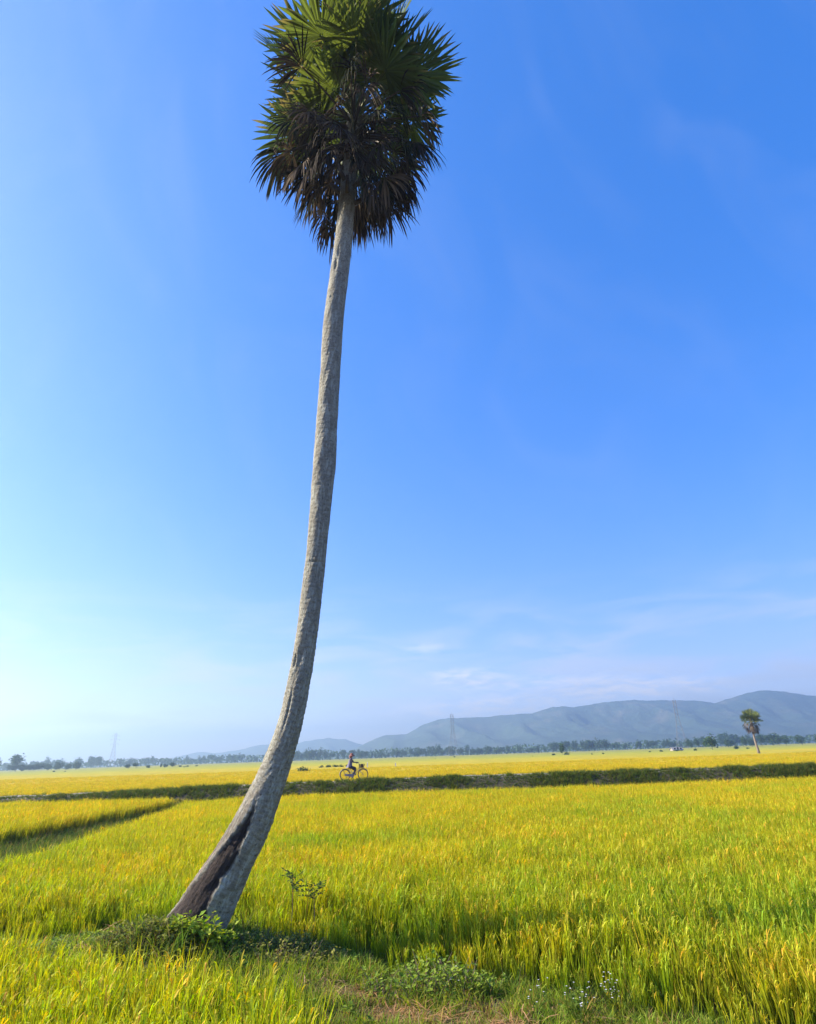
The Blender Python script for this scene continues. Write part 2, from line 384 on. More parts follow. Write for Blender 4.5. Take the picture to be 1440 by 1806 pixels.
# ------------------------------------------------------------------ mountains
def mountain(name, ridge, y0, depth, seed, sx):
    xs = np.arange(ridge[0][0] - 50, ridge[-1][0] + 50, sx); ts = np.linspace(-1, 1, 64)
    rz = pl_interp([(ridge[0][0] - 50, 0)] + ridge + [(ridge[-1][0] + 50, 0)], xs)
    XX, TT = np.meshgrid(xs, ts)
    YY = y0 + TT * depth
    prof_ = np.clip(1 - np.abs(TT), 0, 1); prof_ = prof_ ** 1.15
    RZ = np.tile(rz, (len(ts), 1))
    sp_ = np.abs(2 * fbm(XX / 220 + TT * .5, YY / 530, seed, 5) - 1)
    spur = (1 - sp_) ** 1.6
    ZZ = RZ * prof_ * (1 - .8 * (1 - spur) * np.clip(np.abs(TT) * 3.2, 0, 1)) + (fbm(XX / 30, YY / 30, seed + 5, 4) - .5) * 8 * np.clip(prof_ * 3, 0, 1) - 4 * (np.abs(TT) > .985)
    idx = np.arange(XX.size).reshape(XX.shape)
    f = np.stack([idx[:-1, :-1], idx[:-1, 1:], idx[1:, 1:], idx[1:, :-1]], -1).reshape(-1, 4)
    me = bpy.data.meshes.new(name); me.from_pydata(np.stack([XX, YY, ZZ], -1).reshape(-1, 3).tolist(), [], f.tolist())
    me.materials.append(M['mountain']); me.polygons.foreach_set('use_smooth', [True] * len(f))
    return tag(link(name, me), kind='structure')
MAIN = [(-430, 5), (-399, 21), (-303, 69), (-222, 105), (-157, 118), (-59, 118), (7, 150), (90, 184), (189, 202), (385, 199), (549, 206), (681, 211), (800, 242), (915, 241), (1015, 251), (1099, 264), (1214, 263), (1379, 261), (1543, 255), (1640, 249), (1735, 233), (1840, 258), (1946, 287), (2047, 293), (2160, 286), (2238, 268), (2330, 246), (2600, 200), (2900, 215), (3300, 150), (3700, 60)]
FAR = [(-2300, 4), (-2059, 24), (-1879, 70), (-1788, 89), (-1646, 71), (-1462, 91), (-1278, 125), (-1091, 136), (-974, 128), (-858, 151), (-718, 164), (-577, 146), (-461, 107), (-391, 84), (-250, 40), (-100, 10)]
MAIN = [(a * .66, b * .66) for a, b in MAIN]; FAR = [(a * .66, b * .66) for a, b in FAR]
mountain('mountain', MAIN, 2376, 760, 11, 9)
mountain('mountain', FAR, 3432, 600, 31, 12)

# ------------------------------------------------------------------ scatter (geometry nodes)
def scatter(name, protos, pts, rot, scl, variant, tint, label, cat):
    """one object of uncountable plants: points that carry rotation, size, kind and tint"""
    pc = bpy.data.collections.new(name + '_kinds')
    for i, me in enumerate(protos):
        o = bpy.data.objects.new('%s_kind_%02d' % (name, i), me); pc.objects.link(o)
    me = bpy.data.meshes.new(name); me.from_pydata(pts.tolist(), [], [])
    n = len(pts)
    for an, ty, arr, key in (('rot', 'FLOAT_VECTOR', rot, 'vector'), ('scl', 'FLOAT_VECTOR', scl, 'vector')):
        a = me.attributes.new(an, ty, 'POINT'); a.data.foreach_set(key, np.asarray(arr, np.float32).ravel())
    a = me.attributes.new('variant', 'INT', 'POINT'); a.data.foreach_set('value', np.asarray(variant, np.int32))
    a = me.attributes.new('tint', 'FLOAT_COLOR', 'POINT'); a.data.foreach_set('color', np.hstack([tint, np.ones((n, 1))]).astype(np.float32).ravel())
    o = link(name, me)
    g = bpy.data.node_groups.new(name + '_scatter', 'GeometryNodeTree')
    g.interface.new_socket('Geometry', in_out='INPUT', socket_type='NodeSocketGeometry')
    g.interface.new_socket('Geometry', in_out='OUTPUT', socket_type='NodeSocketGeometry')
    N = g.nodes.new; L = g.links.new
    gi = N('NodeGroupInput'); go = N('NodeGroupOutput'); iop = N('GeometryNodeInstanceOnPoints'); ci = N('GeometryNodeCollectionInfo')
    ci.inputs['Collection'].default_value = pc; ci.inputs['Separate Children'].default_value = True; ci.inputs['Reset Children'].default_value = True
    iop.inputs['Pick Instance'].default_value = True
    def na(nm, ty):
        q = N('GeometryNodeInputNamedAttribute'); q.data_type = ty; q.inputs['Name'].default_value = nm; return q.outputs['Attribute']
    e2r = N('FunctionNodeEulerToRotation')
    L(na('rot', 'FLOAT_VECTOR'), e2r.inputs[0]); L(e2r.outputs[0], iop.inputs['Rotation'])
    L(na('scl', 'FLOAT_VECTOR'), iop.inputs['Scale']); L(na('variant', 'INT'), iop.inputs['Instance Index'])
    L(gi.outputs[0], iop.inputs['Points']); L(ci.outputs[0], iop.inputs['Instance']); L(iop.outputs[0], go.inputs[0])
    md = o.modifiers.new('scatter', 'NODES'); md.node_group = g
    return tag(o, label, cat, kind='stuff')

def blade(mb, base, az_, h, bend, w, c0, c1, nseg=4, face=None, curl=1.8):
    """one tapered leaf strip; bend is how far the tip leans over in units of h"""
    d = Vector((math.cos(az_), math.sin(az_), 0)); fa = az_ + math.pi / 2 if face is None else face
    s = Vector((math.cos(fa), math.sin(fa), 0)); vv = []; cc = []
    for i in range(nseg + 1):
        t = i / nseg
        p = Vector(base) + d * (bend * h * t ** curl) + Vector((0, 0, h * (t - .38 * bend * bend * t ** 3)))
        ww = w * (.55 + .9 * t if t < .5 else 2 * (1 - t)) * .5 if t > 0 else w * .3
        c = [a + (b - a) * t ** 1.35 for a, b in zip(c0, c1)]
        if i == nseg: vv.append(p); cc.append(c)
        else: vv += [p - s * ww, p + s * ww]; cc += [c, c]
    ff = [(2 * i, 2 * i + 1, 2 * i + 3, 2 * i + 2) for i in range(nseg - 1)] + [(2 * nseg - 2, 2 * nseg - 1, 2 * nseg)]
    mb.add(vv, ff, cc)
def rice_hill(seed, nt_, rad, nleaf=3, seg=4, wmul=1., ripe=.5):
    rg = random.Random(seed); mb = MB()
    for _ in range(nt_):
        a = rg.uniform(0, 6.283); rr = rad * math.sqrt(rg.random()); b = (rr * math.cos(a), rr * math.sin(a), 0)
        ht = rg.uniform(.52, .68); lean = rg.uniform(.02, .2); la = a + rg.uniform(-.8, .8)
        gcol = (.06, .13, .015)
        for q in range(nleaf):
            y_ = rg.random()
            tip = (.30 + .24 * y_, .36 + .12 * y_, .018 + .012 * y_)
            if rg.random() < .07: tip = (.46, .30, .05)
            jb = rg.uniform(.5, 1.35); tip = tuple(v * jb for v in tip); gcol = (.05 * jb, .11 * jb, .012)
            h = ht * rg.uniform(.74, 1.18)
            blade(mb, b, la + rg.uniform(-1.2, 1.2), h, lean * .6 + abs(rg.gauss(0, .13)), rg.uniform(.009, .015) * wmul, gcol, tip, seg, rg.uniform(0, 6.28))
        if rg.random() < .5:                                           # drooping ear of grain
            pa = rg.uniform(0, 6.283); d = Vector((math.cos(pa), math.sin(pa), 0)); ox, oy = la, lean * ht * .8
            p0 = Vector(b) + Vector((math.cos(la), math.sin(la), 0)) * (lean * ht * .7) + Vector((0, 0, ht * .78))
            gold = (.48 + rg.uniform(-.06, .06), .42 + rg.uniform(-.05, .05), .05) if rg.random() < ripe else (.42, .42, .035)
            for q in range(3):                                             # three thin strands of grain
                a3 = pa + rg.uniform(-.7, .7); d = Vector((math.cos(a3), math.sin(a3), 0)); L_ = rg.uniform(.12, .22); fall = rg.uniform(.35, .75)
                pr = [p0 + d * (L_ * .38 * t ** 1.2) + Vector((0, 0, L_ * (1.0 * t - fall * t ** 2.2))) for t in (0, .35, .7, 1.0)]
                sv = Vector((-d.y, d.x, rg.uniform(-.6, .6))).normalized(); v2 = []
                for p, w_ in zip(pr, (.002, .0045, .005, .0015)): v2 += [p - sv * w_ * wmul, p + sv * w_ * wmul]
                mb.add(v2, [(2 * i, 2 * i + 1, 2 * i + 3, 2 * i + 2) for i in range(3)], tuple(v * rg.uniform(.75, 1.15) for v in gold))
    return mb.mesh('rice_hill', M['rice'])
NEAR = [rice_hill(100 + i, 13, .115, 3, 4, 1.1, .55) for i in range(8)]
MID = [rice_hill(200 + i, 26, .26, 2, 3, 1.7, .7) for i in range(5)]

rng = np.random.default_rng(5)
def in_poly(x, y, P):
    ins = np.zeros(len(x), bool); j = len(P) - 1
    for i in range(len(P)):
        xi, yi = P[i]; xj, yj = P[j]
        c = ((yi > y) != (yj > y)) & (x < (xj - xi) * (y - yi) / (yj - yi + 1e-12) + xi); ins ^= c; j = i
    return ins
def jgrid(x0, x1, y0, y1, s):
    a, b = np.meshgrid(np.arange(x0, x1, s), np.arange(y0, y1, s)); a = a.ravel(); b = b.ravel()
    return a + rng.uniform(-.45, .45, len(a)) * s, b + rng.uniform(-.45, .45, len(a)) * s
def wedge(x, y, m=3.0): return np.abs(x) < .66 * y + m
L1 = [(-40, 16.5), (-14, 12.3), (-7, 10.4), (-4.6, 9.75), (-3.6, 9.75), (-2.5, 9.8), (-1.6, 9.3), (-.2, 8.75), (1, 8.05), (2.1, 7.1), (3.2, 6.2), (5, 4.5), (8, 2)]
def rice_tint(x, y, gold0, green0, seed):
    n = fbm(x * .35, y * .35, seed); n2 = fbm(x * 1.7, y * 1.7, seed + 3)
    r_ = np.clip(.5 + (n - .5) * 1.6 + (n2 - .5) * 1.0 + rng.normal(0, .13, len(x)) + np.clip((y - 13.5) * .025, -.15, .3), 0, 1)
    g0 = np.array(green0); g1 = np.array(gold0)
    t = g0 + (g1 - g0) * r_[:, None]
    return t * rng.uniform(.9, 1.26, (len(x), 1))
def rice_field(name, protos, x, y, z, label, gold0, green0, seed, s0=.88, s1=1.14, hm=1.0):
    n = len(x)
    rot = np.stack([rng.normal(0, .05, n), rng.normal(.03, .05, n), rng.uniform(0, 6.283, n)], 1)
    hv = (.9 + .22 * fbm(x * .5, y * .5, seed + 8))
    s = rng.uniform(s0, s1, n) * hv * hm
    scl = np.stack([s, s, s * rng.uniform(.93, 1.07, n)], 1)
    return scatter(name, protos, np.stack([x, y, z], 1), rot, scl, rng.integers(0, len(protos), n), rice_tint(x, y, gold0, green0, seed), label, 'rice')
GOLD, GREEN = (1.38, 1.16, .8), (.78, 1.0, .8)
# 1 main paddy right of the little ditch
x, y = jgrid(-16, 30, 4, 36.3, .19)
ditch_r = lambda yy: np.interp(yy, [10, 15, 19, 30, 34, 37], [-9.2, -9.35, -9.5, -11.4, -12.3, -13.2])
yl = np.interp(x, [p[0] for p in L1], [p[1] for p in L1]) + 1.1 * (fbm(x * 1.4, y * 1.4, 41) - .5) + .8 * (fbm(x * 5, y * 5, 43) - .5)
k = (y > yl) & (x > ditch_r(y) + .25 * (fbm(x * 2, y * 2, 40) - .5)) & wedge(x, y) & (y < dike_y(x) - 3.4)
k &= rng.random(len(x)) < .96
hm = (.50 + .5 * sstep(0, 1.1, y - yl))[k]
x, y = x[k], y[k]
rice_field('rice_crop', NEAR, x, y, ground_h(x, y) - .02, 'ripening yellow-green rice filling the wide paddy between palm and dike', GOLD, GREEN, 50, hm=hm)
# 2 paddy left of the ditch
x, y = jgrid(-32, -12, 10, 36.3, .2)
k = (x < np.interp(y, [10, 21, 26, 34, 37], [-13.6, -13.4, -13.2, -13.0, -13.6]) + .9 * (fbm(x * 1.5, y * 1.5, 45) - .5)) & wedge(x, y) & (y < dike_y(x) - 3.4) & (y > 13)
x, y = x[k], y[k]
rice_field('rice_crop', NEAR, x, y, ground_h(x, y) - .02 + .12, 'golden rice of the paddy left of the grassy ditch', (1.4, 1.13, .7), (.95, 1.05, .75), 60)
# 3 rice in front of the bund at lower left
x, y = jgrid(-11, 0, 3.5, 10.4, .17)
k = in_poly(x, y, [(-12, 10.4), (-6.5, 8.95), (-4.9, 8.35), (-3.9, 7.75), (-2.6, 7.2), (-1.7, 6.75), (-1.05, 6.1), (-.6, 3.5), (-12, 3.5)]) & wedge(x, y, 2.)
x, y = x[k], y[k]
rice_field('rice_crop', NEAR, x, y, ground_h(x, y) - .02, 'tall yellowing rice in the near corner left of the grassy bund', (1.2, 1.14, .8), (.8, 1.04, .8), 70, .95, 1.2)
# 4 gold field behind the dike
xs_, ys_ = [], []
for y0, y1, s in ((43.5, 60, .42), (60, 85, .6), (85, 125, .95)):
    a, b = jgrid(-90, 90, y0, y1, s); k = wedge(a, b, 4); xs_.append(a[k]); ys_.append(b[k])
x, y = np.concatenate(xs_), np.concatenate(ys_)
rice_field('rice_crop', MID, x, y, np.zeros(len(x)) + .0, 'orange-gold ripe rice just behind the raised dike path', (1.32, 1.03, .47), (1.1, 1.0, .5), 80, .95, 1.1)

# ------------------------------------------------------------------ grasses
def tuft(seed, n, rad, h0, h1, w, c0, c1, bend=(.1, .7), seg=3, dry=.1):
    rg = random.Random(seed); mb = MB()
    for _ in range(n):
        a = rg.uniform(0, 6.283); rr = rad * math.sqrt(rg.random()); t = rg.random()
        tip = tuple(c0[i] + (c1[i] - c0[i]) * t for i in range(3))
        if rg.random() < dry: tip = (.36, .25, .09)
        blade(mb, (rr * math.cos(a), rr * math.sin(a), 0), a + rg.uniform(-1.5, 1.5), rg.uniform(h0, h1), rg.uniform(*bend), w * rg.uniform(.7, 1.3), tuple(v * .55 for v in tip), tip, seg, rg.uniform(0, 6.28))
    return mb.mesh('grass_tuft', M['grass'])
def broad(seed, n, h, leaf, c0, c1):
    """small broad-leaved weed"""
    rg = random.Random(seed); mb = MB()
    for _ in range(n):
        a = rg.uniform(0, 6.283); top = Vector((math.cos(a) * rg.uniform(0, .6) * h, math.sin(a) * rg.uniform(0, .6) * h, h * rg.uniform(.5, 1)))
        mb.tube([(0, 0, 0), top * .5 + Vector((0, 0, .1 * h)), top], [.004, .003, .002], 3, (.08, .09, .03))
        for q in range(rg.randint(4, 7)):
            p = top * rg.uniform(.35, 1.0) + Vector((0, 0, .1 * h)) * .5; add_leaf(mb, p, rg, leaf * rg.uniform(.6, 1.2), c0, c1)
    return mb.mesh('weed', M['grass'])
def add_leaf(mb, p, rg, L_, c0, c1, up_=.3):
    a = rg.uniform(0, 6.283); d = Vector((math.cos(a), math.sin(a), rg.uniform(-.5, .7) + up_ * .3)).normalized()
    s = d.cross(Vector((rg.uniform(-.5, .5), rg.uniform(-.5, .5), 1))).normalized(); n = s.cross(d)
    w = L_ * rg.uniform(.24, .36); t = rg.random(); c = tuple(c0[i] + (c1[i] - c0[i]) * t for i in range(3))
    mb.add([p, p + d * L_ * .45 + s * w + n * L_ * .08, p + d * L_, p + d * L_ * .45 - s * w + n * L_ * .08, p + d * L_ * .5],
           [(0, 4, 1), (1, 4, 2), (0, 3, 4), (4, 3, 2)], c)
G0, G1 = (.14, .25, .03), (.40, .50, .06)
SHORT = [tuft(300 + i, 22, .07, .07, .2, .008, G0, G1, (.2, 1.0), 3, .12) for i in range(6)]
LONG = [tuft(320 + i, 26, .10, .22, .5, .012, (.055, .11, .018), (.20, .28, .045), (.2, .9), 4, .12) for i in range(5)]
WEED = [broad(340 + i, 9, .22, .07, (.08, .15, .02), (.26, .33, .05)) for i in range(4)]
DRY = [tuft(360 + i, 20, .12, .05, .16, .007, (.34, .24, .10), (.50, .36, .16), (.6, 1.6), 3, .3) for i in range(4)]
def litter(seed):
    rg = random.Random(seed); mb = MB()
    for _ in range(26):
        a = rg.uniform(0, 6.283); c = Vector((rg.gauss(0, .12), rg.gauss(0, .12), rg.uniform(.005, .05))); d = Vector((math.cos(a), math.sin(a), rg.uniform(-.15, .2))) * rg.uniform(.06, .16)
        s = Vector((-d.y, d.x, 0)).normalized() * .004; t = rg.random(); col = (.30 + .2 * t, .20 + .15 * t, .08 + .09 * t)
        mb.add([c - d - s, c - d + s, c + s * 1.2 + Vector((0, 0, .015)), c - s * 1.2 + Vector((0, 0, .015)), c + d], [(0, 1, 2, 3), (3, 2, 4)], col)
    return mb.mesh('straw_litter', M['grass'])
STRAW = [litter(380 + i) for i in range(4)]
def grass_field(name, protos, x, y, z, label, cat, s0, s1, t0=.7, t1=1.25, hue=None):
    n = len(x)
    rot = np.stack([rng.normal(0, .12, n), rng.normal(0, .12, n), rng.uniform(0, 6.283, n)], 1)
    s = rng.uniform(s0, s1, n) * (1 if hue is None else hue)
    ti = rng.uniform(t0, t1, (n, 1)) * np.ones((1, 3)); ti[:, 0] *= rng.uniform(.85, 1.25, n)
    return scatter(name, protos, np.stack([x, y, z], 1), rot, np.stack([s, s, s], 1), rng.integers(0, len(protos), n), ti, label, cat)
# grass on the bund
def straw_mask(x, y):
    m = np.zeros(len(x))
    for cx_, cy_, rx, ry, w in ((-.85, 7.75, .5, .2, .9), (-.25, 7.2, .42, .26, 1.2), (.25, 7.05, .45, .25, 1.1), (.8, 6.75, .45, .22, 1.1), (1.45, 6.65, .35, .2, .9), (.55, 7.3, .3, .16, .7), (-1.4, 8.0, .3, .15, .6), (-3.75, 8.75, .4, .22, .8)):
        m = np.maximum(m, w * np.exp(-(((x - cx_) / rx) ** 2 + ((y - cy_) / ry) ** 2)))
    return m
x, y = jgrid(-12, 6, 3.5, 14, .062)
d = dist_poly(x, y, BUND)
front = in_poly(x, y, [(-12, 10.4), (-6.5, 8.95), (-4.9, 8.35), (-3.9, 7.75), (-2.6, 7.2), (-1.7, 6.75), (-1.05, 6.1), (-.6, 3.5), (-12, 3.5)])
keep = (d < 2.9) & (y < np.interp(x, [p[0] for p in L1], [p[1] for p in L1]) + .15) & wedge(x, y, 1.5) & ~front
hole = np.exp(-(((x + 2.75) / .42) ** 2 + ((y - 7.95) / .2) ** 2))
keep &= rng.random(len(x)) > np.clip(straw_mask(x, y) * 1.15, 0, .93)
keep &= rng.random(len(x)) > hole
keep &= rng.random(len(x)) < (.45 + .55 * sstep(.35, .6, fbm(x * 1.6, y * 1.6, 91)))
xg, yg = x[keep], y[keep]
grass_field('bund_grass', SHORT, xg, yg, ground_h(xg, yg) - .01, 'short bright green grass covering the bund in the foreground', 'grass', .5, 1.25)
x, y = jgrid(-12, 6, 3.5, 14, .2); d = dist_poly(x, y, BUND)
front2 = in_poly(x, y, [(-12, 10.4), (-6.5, 8.95), (-4.9, 8.35), (-3.9, 7.75), (-2.6, 7.2), (-1.7, 6.75), (-1.05, 6.1), (-.6, 3.5), (-12, 3.5)])
k = (d < 2.4) & (d > .5) & ((x < -.8) | (rng.random(len(x)) < .35)) & (y < np.interp(x, [p[0] for p in L1], [p[1] for p in L1]) + .1) & wedge(x, y, 1.5) & ~front2 & (straw_mask(x, y) < .3) & (rng.random(len(x)) < .5)
grass_field('bund_weeds', LONG[:3] + WEED, x[k], y[k], ground_h(x[k], y[k]) - .01, 'taller weeds and grass along the edges of the bund', 'weeds', .5, 1.0)
x, y = jgrid(-6, 4, 4, 11, .07); k = (rng.random(len(x)) < straw_mask(x, y) * .9) & wedge(x, y, 1.5)
grass_field('dry_straw', STRAW + DRY, x[k], y[k], ground_h(x[k], y[k]), 'patches of dry brown cut straw on the bund', 'straw', .7, 1.2, .8, 1.15)
# grass in the ditch
x, y = jgrid(-15, -8.5, 12, 37, .16)
k = (x > np.interp(y, [10, 21, 26, 34, 37], [-13.7, -13.5, -13.3, -13.1, -13.7])) & (x < ditch_r(y) + .3) & wedge(x, y)
grass_field('ditch_grass', LONG, x[k], y[k], ground_h(x[k], y[k]) - .02, 'dark green grass in the ditch between the two left paddies', 'grass', .7, 1.2, .7, 1.2)
# vegetation on the dike
x = rng.uniform(-34, 30, 21000); t = rng.random(21000) ** .8
yo = -3.5 + 2.45 * t; zf = np.interp(yo, [p[0] for p in prof], [p[1] for p in prof]) * dike_top(x)
k = wedge(x, dike_y(x) + yo, 4) & (rng.random(len(x)) < .55 + .45 * sstep(.3, .5, fbm(x * .6, t * 2, 77)))
hgt = .75 + .6 * fbm(x * .35, x * 0, 78)
o = grass_field('dike_grass', LONG + WEED, x[k], (dike_y(x) + yo)[k], zf[k] - .03, 'dark weeds and grass growing on the side of the dike', 'grass', .28, .66, .42, 1.05, (.75 + .65 * sstep(.35, .7, fbm(x * .9, t * 1.5, 79)))[k])
x = rng.uniform(-34, 30, 1200); k = wedge(x, 41 + 0 * x, 4)
x = x[k]; yb = dike_y(x) + rng.uniform(1.3, 3.2, len(x))
grass_field('dike_back_grass', LONG, x, yb, np.interp(yb - dike_y(x), [p[0] for p in prof], [p[1] for p in prof]) * dike_top(x) - .03, 'green grass fringe on the far side of the dike path', 'grass', .4, .8, .8, 1.3)

# ------------------------------------------------------------------ the big palm
TRUNK = [(-3.13, .12, .43), (-2.955, .448, .387), (-2.817, .693, .353), (-2.542, 1.19, .29), (-2.328, 1.554, .262), (-2.16, 1.941, .236), (-1.998, 2.342, .204), (-1.87, 2.751, .182), (-1.789, 3.06, .171), (-1.748, 3.33, .171), (-1.679, 3.738, .162), (-1.633, 4.162, .166), (-1.599, 4.45, .164), (-1.565, 4.901, .164), (-1.499, 5.689, .162), (-1.455, 6.54, .179), (-1.419, 7.074, .194), (-1.393, 8.011, .187), (-1.355, 9.017, .181), (-1.322, 10.112, .191), (-1.269, 10.804, .189), (-1.161, 12.025, .185), (-1.094, 13.086, .173), (-1.03, 14.3, .165), (-.96, 15.6, .16), (-.9, 17.15, .12)]
PY = 9.1
palm = empty('palm_tree', (-3.0, PY, .3))
tag(palm, 'very tall leaning palm with slender grey trunk and dense fan-leaf crown', 'palm')
PB = Vector((-3.0, PY, .3))
def trunk_mesh():
    zs = np.array([p[1] for p in TRUNK]); xs = np.array([p[0] for p in TRUNK]); rs = np.array([p[2] for p in TRUNK])
    seg = np.hypot(np.diff(xs), np.diff(zs)); s = np.concatenate([[0], np.cumsum(seg)])
    ss = np.arange(0, s[-1], .015)
    # smooth the traced centre line a little
    def sm(a):
        q = np.interp(ss, s, a); k_ = np.hanning(41); k_ /= k_.sum()
        return np.convolve(np.pad(q, 20, 'edge'), k_, 'valid')
    cx_, cz_, cr = sm(xs), sm(zs), sm(rs)
    n = 120; th = np.linspace(0, 2 * np.pi, n, endpoint=False)          # theta 0 faces the camera (-y), +90 deg faces left (-x)
    tx, tz = np.gradient(cx_), np.gradient(cz_); ln = np.hypot(tx, tz); tx /= ln; tz /= ln
    S, T = np.meshgrid(ss, th, indexing='ij')
    ct, st_ = np.cos(T), np.sin(T)
    rough = np.interp(S, [0, 2.5, 5, 17], [1.2, 1.1, .9, .7])
    ph = S / .085 + 1.4 * (fbm(ct * 1.2 + 7, st_ * 1.2 + S * .9, 5)) + .25 * np.sin(S * 2.1)
    fr = ph - np.floor(ph)
    disp = .006 * rough * (np.where(fr < .25, -1 + fr * 6, .5 - (fr - .25)))
    disp += .026 * rough * (fbm(ct * 2.2 + 3, st_ * 2.2 + S * 3.0, 15, 5) - .5) + .008 * rough * (fbm(ct * 6.3 + S * 2.1, st_ * 6.3 + S * 17, 17, 4) - .5) +   .012 * (fbm(ct * .8, st_ * .8 + S * .7, 25) - .5)
    # burnt hollow at the foot, open to the left and towards the camera
    Tw = (T + np.pi) % (2 * np.pi) - np.pi
    edge = .5 * (fbm(S * 3, T * 1.5, 33) - .5) + .28 * (fbm(S * 13, T * 4, 34) - .5)
    lo = np.interp(S, [0, .5, 1.0, 1.6, 2.0], [-.42, -.36, -.30, -.28, -.2]) + edge
    hi = np.interp(S, [0, .45, 1.0, 1.5, 1.95], [2.0, 1.55, 1.0, .65, .25]) + .8 * edge
    top_ = sstep(2.0, 1.8, S + .5 * (fbm(T * 5, S * 2, 38) - .5))
    char = sstep(0, .16, Tw - lo) * sstep(0, .22, hi - Tw) * top_
    wood = sstep(0, .5, Tw - hi + .3) * sstep(2.6, 2.0, Tw) * sstep(2.5, 1.2, S + .9 * (fbm(T * 6, S * 1.5, 39) - .5))
    lip = np.exp(-((Tw - lo) / .10) ** 2) * sstep(2.6, 2.2, S)
    grooves = (np.abs(fbm(T * 13 + S * .6, S * 1.3, 44, 5) - .5)) * 2
    disp = disp - char * (.018 + .02 * grooves + .014 * fbm(T * 6, S * 9, 46)) + wood * .022 * (grooves - .35)
    # old wounds higher up
    for s0, t0, ws, wt_, dp in ((4.05, .15, .10, .22, .03), (4.0, .62, .09, .12, .045), (5.55, .0, .02, .5, .02), (11.7, .35, .14, .16, .03), (12.05, .2, .10, .10, .02), (10.9, .4, .03, .12, .02), (8.5, -.1, .03, .35, .015), (3.3, .25, .25, .08, .03), (6.9, .1, .02, .3, .014)):
        disp -= dp * np.exp(-((S - s0) / ws) ** 2 - ((Tw - t0) / wt_) ** 2)
    rr = cr[:, None] + disp
    # flare with roots at the bottom
    rr = rr * (1 + .22 * sstep(.5, 0, S) * (.6 + .8 * vnoise(T * 2.2, S * 0, 51)))
    lx = -st_ * rr; ly = -ct * rr
    Xv = cx_[:, None] + lx * tz[:, None]; Zv = cz_[:, None] - lx * tx[:, None]; Yv = PY + ly
    V = np.stack([Xv - PB.x, Yv - PB.y, Zv - PB.z], -1).reshape(-1, 3)
    m_ = len(ss); idx = np.arange(m_ * n).reshape(m_, n); nx_ = np.roll(idx, -1, 1)
    f = np.stack([idx[:-1], nx_[:-1], nx_[1:], idx[1:]], -1).reshape(-1, 4)
    me = bpy.data.meshes.new('trunk'); me.from_pydata(V.tolist(), [], f.tolist())
    a = me.attributes.new('bark', 'FLOAT_VECTOR', 'POINT'); a.data.foreach_set('vector', np.stack([ct, st_, S], -1).astype(np.float32).ravel())
    a = me.attributes.new('ring', 'FLOAT', 'POINT'); a.data.foreach_set('value', fr.astype(np.float32).ravel())
    a = me.attributes.new('wood', 'FLOAT', 'POINT'); a.data.foreach_set('value', wood.astype(np.float32).ravel())
    a = me.attributes.new('char', 'FLOAT', 'POINT'); a.data.foreach_set('value', char.astype(np.float32).ravel())
    me.materials.append(M['bark']); me.polygons.foreach_set('use_smooth', [True] * len(f)); me.update()
    return me
link('trunk', trunk_mesh(), palm)

